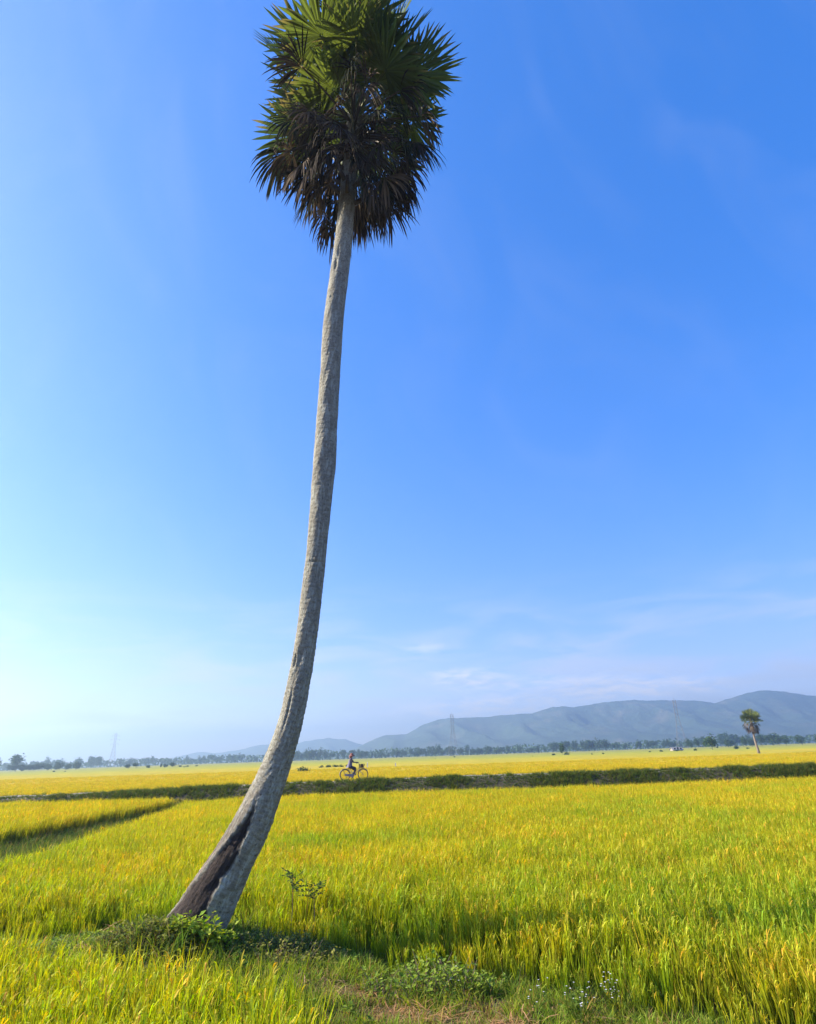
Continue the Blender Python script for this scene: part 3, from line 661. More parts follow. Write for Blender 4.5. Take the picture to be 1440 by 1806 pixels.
def fan_leaf(rg, azm, elev, age):
    """petiole + pleated fan with split tips. age 0 young .. 1 dead; vertices relative to the attachment"""
    mb = MB(); dn = Vector((0, 0, -1))
    d = Vector((math.cos(azm) * math.cos(elev), math.sin(azm) * math.cos(elev), math.sin(elev)))
    dead = age > .44
    PL = rg.choice((rg.uniform(1.05, 1.65), rg.uniform(1.05, 1.65), rg.uniform(.45, 1.0))) if not dead else rg.choice((rg.uniform(1.05, 1.6), rg.uniform(.95, 1.5), rg.uniform(.35, .95))) * (1.0 if age > .12 else .7); p = Vector((0, 0, 0)); pts = [p.copy()]
    sag = .05 + .16 * age
    for i in range(6):
        d = (d + dn * sag * .35).normalized(); p = p + d * PL / 6; pts.append(p.copy())
    pc = (.10, .12, .025) if not dead else (.085, .065, .045)
    mb.tube(pts, [.05, .034, .026, .022, .02, .018, .016], 5, pc, 1)
    lat = d.cross(Vector((0, 0, 1)));
    if lat.length < .05: lat = Vector((-math.sin(azm), math.cos(azm), 0))
    lat.normalize(); lat = (Quaternion(d, rg.gauss(0, .7 if not dead else .9)) @ lat); nrm = lat.cross(d).normalized()
    if nrm.z < 0 and not dead: nrm = -nrm
    PHI = R(rg.uniform(112, 140)) if not dead else R(rg.uniform(60, 110)); N_ = 32 if not dead else 26
    Lb = rg.uniform(.90, 1.20) * (.8 if age < .08 else 1.0)
    cup = rg.uniform(.12, .35) * (1 if not dead else .5)
    if age < .08: PHI *= .55
    g = rg.random()
    if dead:
        base = [(.05, .037, .026), (.075, .055, .038), (.035, .028, .022), (.14, .105, .07), (.03, .034, .016)][rg.randrange(5)]
    else:
        base = tuple((.045, .072, .022)[i] + ((.13, .165, .032)[i] - (.045, .072, .022)[i]) * g for i in range(3))
        if age < .10: base = (.13, .16, .03)
    droop = (.08 + .5 * age) if not dead else rg.uniform(.8, 2.4)
    split = rg.uniform(.52, .66) if not dead else rg.uniform(.34, .5)
    dphi = 2 * PHI / N_
    for k_ in range(N_):
        if dead and rg.random() < .10: continue
        ph = -PHI + dphi * (k_ + .5); L_ = Lb * (1 - .28 * (abs(ph) / PHI) ** 2) * rg.uniform(.88, 1.07)
        d0 = (d * math.cos(ph) + lat * math.sin(ph) + nrm * cup * (abs(math.sin(ph)) ** 1.2 + .15)).normalized()
        sd_ = (lat * math.cos(ph) - d * math.sin(ph)).normalized()
        if dead: d0 = (d0 + Vector((rg.gauss(0, .12), rg.gauss(0, .12), rg.gauss(0, .1)))).normalized()
        q = p.copy(); dd = d0.copy(); prev = 0
        rows = []; wj = rg.gauss(0, .1)
        for t in (.05, .25, split, .68, .86, 1.0):
            b = droop * (t - prev) * (.5 + 1.3 * t)
            dd = (dd + dn * b + sd_ * wj * (t - prev)).normalized(); q = q + dd * (t - prev) * L_; prev = t
            half = math.tan(dphi / 2) * t * L_ * (1.02 if t <= split else max(0, (1 - t) / (1 - split)) ** .65 * split / t)
            if dead and t > .2: half *= .95
            rows.append((q.copy(), half))
        pl = nrm * .5
        v2 = []; cc = []
        jit = rg.uniform(.7, 1.3); tipdry = rg.random() < (.2 + .3 * age)
        for i, (q_, hf) in enumerate(rows[:-1]):
            v2 += [q_ - sd_ * hf, q_ + pl * hf * .9, q_ + sd_ * hf]
            c = tuple(x * jit for x in base)
            if tipdry and not dead and i == 4: c = (.22, .19, .06)
            cc += [c, tuple(x * 1.15 for x in c), c]
        v2.append(rows[-1][0]); cc.append(tuple(x * jit for x in base) if not tipdry else (.18, .14, .07))
        ff = []
        for i in range(4):
            ff += [(3 * i, 3 * i + 1, 3 * i + 4, 3 * i + 3), (3 * i + 1, 3 * i + 2, 3 * i + 5, 3 * i + 4)]
        ff += [(12, 13, 15), (13, 14, 15)]
        mb.add(v2, ff, cc, 0)
    return mb, dead
rg = random.Random(42)
LEAVES = []
NL = 150
for i in range(NL):
    t = i / (NL - 1)
    elev = R(82 - 138 * t ** .72 + rg.gauss(0, 8)); azm = i * 2.39996 + rg.gauss(0, .2)
    za = 16.85 - 2.05 * t ** 1.05
    xa = float(np.interp(za, [p[1] for p in TRUNK], [p[0] for p in TRUNK])); ra = .12
    mbl, dead = fan_leaf(rg, azm, elev, t if t < .5 or rg.random() < .9 else .5)
    nm = 'dead_leaf' if dead else 'leaf'
    lo_ = Vector((xa + math.cos(azm) * ra, PY + math.sin(azm) * ra, za)) - PB
    o = mbl.build(nm, [M['palm_dead'] if dead else M['palm_green'], M['petiole']], palm, False, lo_)
    LEAVES.append((o, lo_ + PB, t))
# short broken leaf bases under the crown
for i in range(16):
    azm = i * 2.4; za = 13.35 + .08 * i
    xa = float(np.interp(za, [p[1] for p in TRUNK], [p[0] for p in TRUNK]))
    mb = MB(); d = Vector((math.cos(azm), math.sin(azm), .5)).normalized()
    mb.tube([(0, 0, 0), d * .16, d * .26 + Vector((0, 0, .12))], [.06, .045, .03], 5, (.11, .085, .06))
    mb.build('leaf_base', M['petiole'], palm, False, Vector((xa + math.cos(azm) * .14, PY + math.sin(azm) * .14, za)) - PB)

# far palm standing in the gold field
fp = empty('palm_tree', (74.3, 139.0, 0)); tag(fp, 'small solitary palm standing far off in the golden field', 'palm')
mb = MB(); mb.tube([(0, 0, -.2), (-.12, 0, 1.2), (-.25, .1, 3.2), (-.2, .1, 5.2), (-.1, .1, 7.0), (-.1, .1, 7.7)], [.33, .27, .22, .2, .19, .15], 12, (.19, .155, .12))
mb.build('trunk', M['petiole'], fp, True)
for j, (o, at_, t) in enumerate(LEAVES):
    if j % 2 and t > .3: continue
    c = o.copy(); COL.objects.link(c); c.parent = fp
    z_ = (at_.z - 16.95) * .7 + 7.6
    c.location = (-.1 + (at_.x + .95) * .6, .1, z_); c.scale = (1.0, 1.0, 1.0); c.rotation_euler = (0, 0, 1.1)

# ------------------------------------------------------------------ weeds around the foot of the palm
def bush(name, loc, label, n_stem, spread, h, leaf, c0, c1, seed, nl=(6, 11), cat='weed', lean=(0, 0), shape=None, leaf_mat='weed'):
    rg = random.Random(seed); root = empty(name, loc); tag(root, label, cat)
    st = MB(); lf = MB()
    for _ in range(n_stem):
        a = rg.uniform(0, 6.283); rr = math.sqrt(rg.random())
        bx, by = rr * spread[0] * math.cos(a), rr * spread[1] * math.sin(a)
        bz = float(ground_h(np.array(loc[0] + bx), np.array(loc[1] + by))) - loc[2]
        b = Vector((bx, by, bz)); hh = h * rg.uniform(.4, 1.0) * (1 - .45 * rr)
        a2 = rg.uniform(0, 6.283); o = Vector((math.cos(a2) * .6 * hh + lean[0] * hh, math.sin(a2) * .6 * hh + lean[1] * hh, hh))
        mid = b + o * .5 + Vector((0, 0, .12 * hh)); top = b + o
        st.tube([b, mid, top], [.006, .004, .002], 3, (.1, .08, .05))
        for q in range(rg.randint(*nl)):
            t = rg.uniform(.15, 1.0); p_ = b.lerp(mid, t * 2) if t < .5 else mid.lerp(top, t * 2 - 1)
            add_leaf(lf, p_ + Vector((rg.gauss(0, .02), rg.gauss(0, .02), rg.gauss(0, .015))), rg, leaf * rg.uniform(.6, 1.3), c0, c1)
    st.build('stems', M['twig'], root); tag(lf.build('foliage', M[leaf_mat], root), kind='stuff')
    return root
def gz(x, y): return float(ground_h(np.array(float(x)), np.array(float(y))))
bush('creeper', (-3.35, 8.55, gz(-3.35, 8.55)), 'tangled small-leaved creeper covering the mound left of the palm foot', 620, (.95, .42), .24, .05, (.10, .15, .025), (.36, .34, .06), 1, cat='creeper')
bush('vine', (-2.68, 8.55, gz(-2.68, 8.55)), 'bright yellow-green leafy vine climbing in front of the palm foot', 80, (.34, .10), .46, .085, (.20, .34, .03), (.46, .50, .05), 2, (7, 12), 'vine')
bush('bramble', (-1.75, 8.75, gz(-1.75, 8.75)), 'low bramble with small dull leaves right of the palm foot', 330, (.85, .42), .34, .045, (.10, .15, .03), (.34, .32, .06), 3, cat='bramble')
bush('weed', (-4.7, 8.9, gz(-4.7, 8.9)), 'low green weeds on the bund far left of the palm', 200, (.9, .5), .34, .055, (.12, .22, .025), (.32, .40, .05), 4)
bush('weed', (0.1, 7.85, gz(.1, 7.85)), 'leafy green weed clump between bund grass and rice edge', 130, (.75, .3), .45, .06, (.12, .22, .025), (.32, .40, .05), 5)
# two thin weeds that rise above the rice
for (wx, wy, hgt, lab, sd2) in ((-1.80, 9.6, .88, 'tall thin weed with dark feathery top rising above the rice', 6), (-1.50, 9.65, .8, 'slightly shorter thin weed with sparse leaves beside the tall one', 7)):
    rgw = random.Random(sd2); root = empty('tall_weed', (wx, wy, gz(wx, wy))); tag(root, lab, 'weed')
    st = MB(); lf = MB(); st.tube([(0, 0, 0), (.02, 0, hgt * .5), (.0, .01, hgt)], [.006, .005, .002], 5, (.1, .09, .04))
    for q in range(13):
        a = rgw.uniform(0, 6.283); z0 = hgt * rgw.uniform(.74, .98); tip = Vector((math.cos(a) * .17, math.sin(a) * .17, z0 + rgw.uniform(-.03, .1)))
        st.tube([(0, 0, z0), tip], [.003, .002], 3, (.1, .09, .04))
        for e in range(9): add_leaf(lf, Vector((0, 0, z0)).lerp(tip, .25 + .75 * e / 8), rgw, .055, (.04, .085, .02), (.10, .15, .03))
    st.build('stem', M['twig'], root); tag(lf.build('foliage', M['weed'], root), kind='stuff')
# little white-flowered weeds
fm_w = mat_plain('white_petal', (.62, .6, .64), .6)
fl = MB(); rgf = random.Random(9)
for q in range(5):
    a = rgf.uniform(0, 6.283); tip = Vector((math.cos(a) * .06, math.sin(a) * .06, rgf.uniform(.2, .34)))
    fl.tube([(0, 0, 0), tip * .6, tip], [.003, .002, .002], 3, (.09, .13, .03), 0)
    for e in range(3): add_leaf(fl, tip * rgf.uniform(.2, .8), rgf, .05, (.07, .13, .02), (.16, .22, .03))
    for k_ in range(6):
        b0 = k_ * 1.047; u = Vector((math.cos(b0), math.sin(b0), .25)); w_ = Vector((-math.sin(b0), math.cos(b0), 0))
        fl.add([tip, tip + u * .007 + w_ * .004, tip + u * .012, tip + u * .007 - w_ * .004], [(0, 1, 2, 3)], (1, 1, 1), 1)
flm = fl.mesh('flowering_weed', [M['weed'], fm_w])
for i in range(12):
    fx_, fy_ = (1.6 + rgf.gauss(0, .38), 7.15 + rgf.gauss(0, .2)) if i < 11 else (.6 + rgf.gauss(0, .3), 7.75 + rgf.gauss(0, .15))
    o = link('flowering_weed', flm, None, (fx_, fy_, gz(fx_, fy_)))
    o.rotation_euler = (0, 0, rgf.uniform(0, 6.28)); s_ = rgf.uniform(.7, 1.0); o.scale = (s_, s_, s_)
    tag(o, 'small weed with tiny white flowers at the near rice edge', 'flower', 'white-flowered weeds at the rice edge')
# ------------------------------------------------------------------ bicycle and rider
BX, BY = -4.40, 39.5; BZ = 1.0 * 1.015 * float(dike_top(BX)) + .0
mt_tyre = mat_plain('black_rubber', (.025, .024, .024), .7); mt_frame = mat_plain('pale_bike_paint', (.28, .31, .27), .5, .1)
mt_chrome = mat_plain('dull_chrome', (.16, .155, .15), .5, .3); mt_bask = mat_plain('dark_wire_basket', (.06, .05, .05), .6); mt_guard = mat_plain('lavender_grey_metal', (.17, .165, .21), .5, .2)
bike = empty('bicycle', (BX, BY, BZ)); tag(bike, 'pale city bicycle with front basket ridden along the dike path', 'bicycle')
WR = .325
def torus(mb, c, Rr, rr, n=40, m_=8, a0=0., a1=6.2832, col=(1, 1, 1)):
    closed = a1 - a0 > 6.28; vv = []; ff = []
    cnt = n if closed else n + 1
    for i in range(cnt):
        a = a0 + (a1 - a0) * i / n
        for j in range(m_):
            b = 2 * math.pi * j / m_; q = Rr + rr * math.cos(b)
            vv.append((c[0] + q * math.cos(a), c[1] + rr * math.sin(b), c[2] + q * math.sin(a)))
    for i in range(n):
        i2 = (i + 1) % cnt
        for j in range(m_): ff.append((i * m_ + j, i2 * m_ + j, i2 * m_ + (j + 1) % m_, i * m_ + (j + 1) % m_))
    mb.add(vv, ff, col)
for hx in (0.0, 1.10):
    w = MB(); torus(w, (0, 0, 0), WR - .02, .021); wh = w.build('wheel', mt_tyre, bike, True, (hx, 0, WR))
    r_ = MB(); torus(r_, (0, 0, 0), WR - .045, .011, 36, 6); r_.build('rim', mt_chrome, wh, True)
    s_ = MB()
    for k_ in range(18):
        a = k_ * 2 * math.pi / 18; s_.tube([(0, .02 * (-1) ** k_, 0), ((WR - .045) * math.cos(a), 0, (WR - .045) * math.sin(a))], .0022, 3)
    s_.tube([(0, -.045, 0), (0, .045, 0)], .02, 8); s_.build('spokes', mt_chrome, wh)
    f_ = MB(); torus(f_, (0, 0, 0), WR + .022, .014, 20, 6, R(20 if hx == 0 else 35), R(185 if hx == 0 else 150)); f_.build('mudguard', mt_frame, bike, True, (hx, 0, WR))
fb = MB(); BBp = (.47, 0, .28); ST = (.33, 0, .66); HT = (.86, 0, .80); HB = (.90, 0, .64)
fb.tube([ST, BBp], .017, 8); fb.tube([HB, (.68, 0, .42), BBp], .019, 8); fb.tube([(.87, 0, .74), (.64, 0, .50), (.42, 0, .42)], .016, 8); fb.tube([HT, HB], .02, 8)
for s in (-.055, .055):
    fb.tube([(0, s, WR), BBp], .01, 6); fb.tube([(0, s, WR), (.34, s * .3, .63)], .01, 6); fb.tube([HB, (.95, s, .5), (1.10, s, WR)], .011, 6)
fb.build('frame', mt_frame, bike, True)
h_ = MB(); h_.tube([(.86, 0, .79), (.84, 0, .96)], .013, 8)
h_.tube([(.70, -.27, .97), (.80, -.25, .985), (.86, -.12, .97), (.84, 0, .95), (.86, .12, .97), (.80, .25, .985), (.70, .27, .97)], .011, 8); hb = h_.build('handlebar', mt_chrome, bike, True)
for s in (-1, 1):
    g_ = MB(); g_.tube([(.82, s * .255, .985), (.69, s * .272, .968)], .016, 8); g_.build('grip', mt_tyre, hb, True)
s_ = MB()
for (px_, hw, hz) in ((0, 0, 0),):
    rows = [(.20, .085, .70), (.24, .10, .715), (.30, .085, .712), (.38, .04, .705), (.43, .022, .70)]
    vv = []; ff = []
    for (rx, hw_, rz_) in rows: vv += [(rx, -hw_, rz_ - .035), (rx, -hw_ * .9, rz_), (rx, 0, rz_ + .012), (rx, hw_ * .9, rz_), (rx, hw_, rz_ - .035)]
    for i in range(4):
        for j in range(4): ff.append((i * 5 + j, (i + 1) * 5 + j, (i + 1) * 5 + j + 1, i * 5 + j + 1))
        ff.append((i * 5 + 4, (i + 1) * 5 + 4, (i + 1) * 5, i * 5))
    ff += [(0, 1, 2, 3, 4), (24, 23, 22, 21, 20)]; s_.add(vv, ff)
s_.tube([(.30, 0, .69), (.34, 0, .62)], .014, 8); s_.build('saddle', mt_tyre, bike, True)
b_ = MB(); bc = Vector((1.03, 0, .80))
for z_ in (0, .07, .14, .21):
    e = .11 + .05 * z_ / .21; f2 = .13 + .04 * z_ / .21; q = [(-e, -f2), (e, -f2), (e, f2), (-e, f2)]
    for i in range(4): b_.tube([bc + Vector((*q[i], z_ - .1)), bc + Vector((*q[(i + 1) % 4], z_ - .1))], .006 if z_ < .2 else .009, 4)
for i in range(7):
    u = -1 + 2 * i / 6
    for s in (-1, 1):
        b_.tube([bc + Vector((u * .11, s * .13, -.1)), bc + Vector((u * .16, s * .17, .11))], .005, 3); b_.tube([bc + Vector((s * .11, u * .13, -.1)), bc + Vector((s * .16, u * .17, .11))], .005, 3)
    b_.tube([bc + Vector((u * .11, -.13, -.1)), bc + Vector((u * .11, .13, -.1))], .005, 3)
b_.build('basket', mt_bask, bike)
bag = MB(); bag.box((0, 0, 0), (.17, .2, .2)); bo = bag.build('shopping_bag', mat_plain('dark_bag_cloth', (.07, .05, .05), .8), None, False, (BX + 1.03, BY, BZ + .81)); tag(bo, 'dark bag lying in the front basket of the bicycle', 'bag')
bv = bo.modifiers.new('soft', 'BEVEL'); bv.width = .05; bv.segments = 3
c_ = MB(); rows = []
for a in np.linspace(R(90), R(270), 9): rows.append((.02 + .05 * math.cos(a), WR + .05 * math.sin(a)))
for a in np.linspace(R(-90), R(90), 9): rows.append((.47 + .095 * math.cos(a), .28 + .095 * math.sin(a)))
n_ = len(rows); c_.add([(p[0], -.07, p[1]) for p in rows] + [(p[0], -.045, p[1]) for p in rows], [tuple(range(n_)), tuple(range(2 * n_ - 1, n_ - 1, -1))] + [(i, (i + 1) % n_, n_ + (i + 1) % n_, n_ + i) for i in range(n_)])
c_.build('chain_guard', mt_guard, bike)
for s, (dx, dz) in ((-1, (.15, .03)), (1, (-.06, -.14))):
    k2 = MB(); k2.tube([(0, s * .09, 0), (dx, s * .10, dz)], .009, 6); k2.tube([(0, 0, 0), (0, s * .095, 0)], .012, 6); cr = k2.build('crank', mt_chrome, bike, True, BBp)
    k3 = MB(); k3.box((dx, s * .15, dz), (.09, .08, .022)); k3.build('pedal', mt_tyre, cr)
rk = MB(); rk.box((-.03, 0, .665), (.36, .13, .014))
for s in (-.05, .05): rk.tube([(-.15, s, .66), (0, s, WR)], .006, 5); rk.tube([(.14, s, .66), (.33, s * .3, .6)], .006, 5)
rk.build('luggage_rack', mt_chrome, bike)
ks = MB(); ks.tube([(.08, .07, .3), (.02, .12, .06)], .008, 5); ks.build('kickstand', mt_chrome, bike)

# rider: one skinned body on the saddle
per = empty('person', (BX, BY, BZ)); tag(per, 'cyclist in lavender blouse, dark trousers and reddish cloth hat riding to the right', 'person')
J = []; E_ = []; REG = []
def jv(p, r, reg, parent=None):
    J.append((Vector(p), r)); REG.append(reg); i = len(J) - 1
    if parent is not None: E_.append((parent, i))
    return i
pel = jv((.28, 0, .79), (.13, .15), 1); sp1 = jv((.29, 0, .92), (.105, .125), 0, pel); sp2 = jv((.33, 0, 1.08), (.11, .14), 0, sp1); che = jv((.36, 0, 1.20), (.09, .14), 0, sp2)
nek = jv((.385, 0, 1.275), (.045, .045), 2, che); he1 = jv((.40, 0, 1.34), (.065, .06), 2, nek); he2 = jv((.415, 0, 1.41), (.09, .078), 2, he1); he3 = jv((.41, 0, 1.475), (.075, .066), 2, he2)
for s in (-1, 1):
    sh = jv((.36, s * .165, 1.215), (.052, .052), 0, che); el_ = jv((.50, s * .215, 1.03), (.04, .04), 3, sh); wr_ = jv((.69, s * .245, 1.015), (.028, .028), 3, el_)
    pm = jv((.745, s * .258, 1.012), (.032, .026), 3, wr_)
    for q, off in enumerate((-.027, -.009, .009, .027)):
        k1 = jv((.79, s * .26 + off, 1.016 - .002 * q), (.0095, .0095), 3, pm); k2_ = jv((.806, s * .26 + off, .992), (.009, .009), 3, k1); jv((.787, s * .26 + off, .968 + .002 * abs(q - 1)), (.008, .008), 3, k2_)
    tb = jv((.762, s * .225, .998), (.010, .010), 3, pm); jv((.788, s * .222, .978), (.009, .009), 3, tb)
    if s < 0: kn, an, toe = (.66, s * .10, .70), (.60, s * .115, .385), (.70, s * .13, .335)
    else: kn, an, toe = (.61, s * .10, .57), (.40, s * .115, .215), (.50, s * .13, .165)
    hp = jv((.34, s * .085, .765), (.095, .09), 1, pel); md_ = jv(tuple((a + b) / 2 for a, b in zip((.34, s * .085, .765), kn)), (.085, .08), 1, hp)
    k_ = jv(kn, (.068, .065), 1, md_); sn = jv(tuple(a * .5 + b * .5 for a, b in zip(kn, an)), (.058, .058), 1, k_); a_ = jv(an, (.04, .04), 1, sn)
    f1 = jv((an[0] + .03, an[1], an[2] - .035), (.035, .036), 4, a_); jv(toe, (.026, .034), 4, f1)
bm = bmesh.new(); vsb = [bm.verts.new(p) for p, _ in J]
for a, b in E_: bm.edges.new((vsb[a], vsb[b]))
pm_ = bpy.data.meshes.new('body_skeleton'); bm.to_mesh(pm_); bm.free()
tmp = bpy.data.objects.new('body_skeleton', pm_); COL.objects.link(tmp)
sk = tmp.modifiers.new('skin', 'SKIN'); sk.use_smooth_shade = True
if not pm_.skin_vertices: pm_.skin_vertices.new() if hasattr(pm_.skin_vertices, 'new') else None
for i, (_, r_) in enumerate(J): pm_.skin_vertices[0].data[i].radius = r_
pm_.skin_vertices[0].data[0].use_root = True
ss_ = tmp.modifiers.new('sub', 'SUBSURF'); ss_.levels = 1; ss_.render_levels = 1
dg = bpy.context.evaluated_depsgraph_get(); dg.update()
body = bpy.data.meshes.new_from_object(tmp.evaluated_get(dg)); body.name = 'body'
bpy.data.objects.remove(tmp)
mt_bl = mat_plain('lavender_blouse', (.15, .135, .2), .8); mt_tr = mat_plain('dark_trousers', (.03, .028, .05), .8); mt_sk = mat_plain('tanned_skin', (.33, .19, .13), .6); mt_gl = mat_plain('dark_sleeve', (.03, .03, .045), .8); mt_shoe = mat_plain('grey_sandal', (.14, .12, .12), .7)
body.materials.clear()
for m_ in (mt_bl, mt_tr, mt_sk, mt_gl, mt_shoe): body.materials.append(m_)
SEG = [(J[a][0], J[b][0], REG[b]) for a, b in E_]
for pg in body.polygons:
    c = pg.center; best = (9, 0)
    for a, b, reg in SEG:
        ab = b - a; t = max(0, min(1, (c - a).dot(ab) / max(ab.length_squared, 1e-9))); dd = (c - a - ab * t).length
        if dd < best[0]: best = (dd, reg)
    pg.material_index = best[1]; pg.use_smooth = True
link('body', body, per)
fc = MB()                                                        # face features, small
for s in (-1, 1): fc.box((.492, s * .03, 1.42), (.012, .022, .010), (1, 1, 1), 0)
fc.box((.495, 0, 1.375), (.01, .04, .008), (1, 1, 1), 1)
fc.add([(.49, -.014, 1.392), (.49, .014, 1.392), (.515, 0, 1.395), (.492, 0, 1.425)], [(0, 1, 2), (0, 2, 3), (1, 3, 2)], (1, 1, 1), 2)
fc.build('face', [mt_tyre, mat_plain('lip', (.3, .1, .09), .6), mt_sk], per)
ht = MB(); vv = []; ff = []; nr = 20                              # soft cloth sun hat with a drooping brim
ringp = [(.0, 1.555), (.055, 1.55), (.088, 1.52), (.098, 1.47), (.105, 1.445), (.15, 1.425), (.185, 1.385), (.18, 1.38), (.145, 1.418), (.10, 1.437)]
for (r_, z_) in ringp:
    for k_ in range(nr):
        a = 2 * math.pi * k_ / nr; w_ = 1 + .05 * math.sin(3 * a + z_ * 20)
        vv.append((.405 + r_ * math.cos(a) * w_ * 1.02, r_ * math.sin(a) * w_, z_ + (.012 * math.sin(2 * a + 1) - .02 * (math.cos(a) < 0)) * (r_ > .12)))
for i in range(len(ringp) - 1):
    for k_ in range(nr): ff.append((i * nr + k_, i * nr + (k_ + 1) % nr, (i + 1) * nr + (k_ + 1) % nr, (i + 1) * nr + k_))
ht.add(vv, ff); ht.build('hat', mat_plain('faded_red_cloth', (.22, .085, .065), .85), per, True)
sc = MB(); sc.tube([(.33, 0, 1.45), (.315, 0, 1.36), (.30, 0, 1.27), (.305, 0, 1.2)], [.06, .075, .07, .02], 10); sc.build('scarf', mat_plain('dusty_pink_cloth', (.30, .17, .15), .85), per, True)
bl = MB(); vv = []; ff = []                                       # loose blouse hem over the hips
for i, (z_, rx, ry, cx_) in enumerate(((1.18, .115, .165, .35), (1.08, .125, .165, .325), (.95, .13, .16, .295), (.82, .165, .185, .27), (.74, .20, .20, .245))):
    for k_ in range(18):
        a = 2 * math.pi * k_ / 18; w_ = 1 + .04 * math.sin(5 * a + i); vv.append((cx_ + rx * math.cos(a) * w_, ry * math.sin(a) * w_, z_ + (.02 * math.sin(3 * a) if i == 4 else 0)))
for i in range(4):
    for k_ in range(18): ff.append((i * 18 + k_, i * 18 + (k_ + 1) % 18, (i + 1) * 18 + (k_ + 1) % 18, (i + 1) * 18 + k_))
bl.add(vv, ff); bl.build('blouse', mt_bl, per, True)

# ------------------------------------------------------------------ far trees, pylons, posts, houses
def crown(seed, w, h, z0, ncl, nq, q, c0, c1, lobes=5, up_bias=0):
    rg = random.Random(seed); mb = MB(); L_ = []
    for _ in range(lobes):
        L_.append((rg.uniform(-.32, .32) * w, rg.uniform(-.32, .32) * w, z0 + h * rg.uniform(.3, .75), rg.uniform(.22, .36) * w, rg.uniform(.22, .36) * h))
    L_.append((0, 0, z0 + h * .5, .34 * w, .4 * h))
    for _ in range(ncl):
        lx, ly, lz, lr, lh = rg.choice(L_)
        u = Vector((rg.gauss(0, 1), rg.gauss(0, 1), rg.gauss(0, 1))).normalized() * (rg.random() ** .33)
        c = Vector((lx + u.x * lr, ly + u.y * lr, lz + u.z * lh)); t = rg.random()
        for _ in range(nq):
            p = c + Vector((rg.gauss(0, 1), rg.gauss(0, 1), rg.gauss(0, .7))) * q * .8
            a = Vector((rg.gauss(0, 1), rg.gauss(0, 1), rg.gauss(0, .6))).normalized(); b = a.cross(Vector((rg.gauss(0, 1), rg.gauss(0, 1), rg.gauss(0, 1)))).normalized(); sz = q * rg.uniform(.4, .8)
            cl = tuple((c0[i] + (c1[i] - c0[i]) * t) * rg.uniform(.8, 1.2) for i in range(3))
            mb.add([p - a * sz, p + b * sz * .6, p + a * sz, p - b * sz * .6], [(0, 1, 2, 3)], cl)
    return mb.mesh('crown', M['tree_leaf'])
def trunk_far(seed, h, w, r_, fork=3):
    rg = random.Random(seed); mb = MB(); top = Vector((rg.uniform(-.05, .05) * w, 0, h * .5))
    mb.tube([(0, 0, -.2), top * .5 + Vector((rg.uniform(-.02, .02) * w, 0, 0)), top], [r_, r_ * .8, r_ * .65], 6)
    for k_ in range(fork):
        a = k_ * 6.283 / fork + rg.random(); e = Vector((math.cos(a) * w * .26, math.sin(a) * w * .26, h * rg.uniform(.68, .85)))
        mb.tube([top * rg.uniform(.75, .98), (top + e) * .5 + Vector((0, 0, .04 * h)), e], [r_ * .5, r_ * .35, r_ * .15], 5)
    return mb.mesh('trunk', M['wood'])
TC0, TC1 = (.022, .05, .02), (.065, .12, .04)
KINDS = []
for i in range(5): KINDS.append((trunk_far(500 + i, 8, 7, .18), crown(510 + i, 7.5, 6.4, 1.6, 150, 5, .72, TC0, TC1)))      # broad 8 m
for i in range(4): KINDS.append((trunk_far(520 + i, 9.5, 3, .14, 2), crown(530 + i, 4.2, 7.8, 1.7, 110, 5, .62, TC0, TC1, 4)))   # slim 9.5 m
for i in range(3): KINDS.append((trunk_far(540 + i, 2.2, 3, .06, 3), crown(550 + i, 3.6, 2.4, .0, 80, 5, .42, TC0, TC1, 4)))   # bush 2.4 m
def tree(kind, loc, s, rz, label, cat, group=None, name='tree', sz=None):
    t = empty(name, loc, rz); tag(t, label, cat, group)
    for nm, me in zip(('trunk', 'crown'), KINDS[kind]):
        o = link(nm, me, t); o.scale = (s, s, sz or s)
    return t
rgt = random.Random(77)
# the long tree line on the horizon
def treeline(x0, x1, n, ydist, hs_, label, group, kinds=(0, 1, 2, 3, 4, 5, 6, 7, 8), jy=30):
    for i in range(n):
        x_ = x0 + (x1 - x0) * (i + rgt.uniform(.1, .9)) / n; y_ = ydist(x_) + rgt.uniform(-jy, jy) * .5
        k_ = rgt.choice(kinds); f_ = rgt.uniform(.62, 1.2); s = hs_(x_) * f_ / (8.0 if k_ < 5 else 9.5)
        look = ('tall ' if f_ > 1.0 else 'low ' if f_ < .8 else 'middling ') + ('slim' if k_ >= 5 else 'broad-crowned')
        tree(k_, (x_, y_, -.1), s, rgt.uniform(0, 6.28), label(x_, look) if callable(label) else label.replace('{look}', look), 'tree', group)
def line_label(x_, look):
    for lim, where in ((-85, 'just right of the big palm trunk'), (-20, 'behind the cyclist'), (62, 'about the centre pylon'), (120, 'right of the centre pylon'), (190, 'around the lone thin tree'), (260, 'right of the lone thin tree'), (330, 'left of the round-crowned tree'), (9999, 'behind the small palm')):
        if x_ < lim: return '%s hazy tree of the long tree line %s' % (look, where)
def left_label(x_, look):
    for lim, where in ((-500, 'left of the far-left pylon'), (-400, 'at the far-left pylon'), (-290, 'right of the far-left pylon'), (9999, 'near the big palm trunk')):
        if x_ < lim: return '%s pale tree of the distant left tree line %s' % (look, where)
treeline(-165, 420, 110, lambda x_: 760 - .12 * (x_ - 90), lambda x_: 10.8 + 1.8 * math.sin(x_ * .04), line_label, 'tree line below the mountain')
treeline(-640, -165, 70, lambda x_: 990, lambda x_: 12.0, left_label, 'distant tree line at left')
treeline(205, 400, 34, lambda x_: 490, lambda x_: 9.0, '{look} darker green tree of the nearer row at the small palm', 'nearer tree row at right', jy=26)
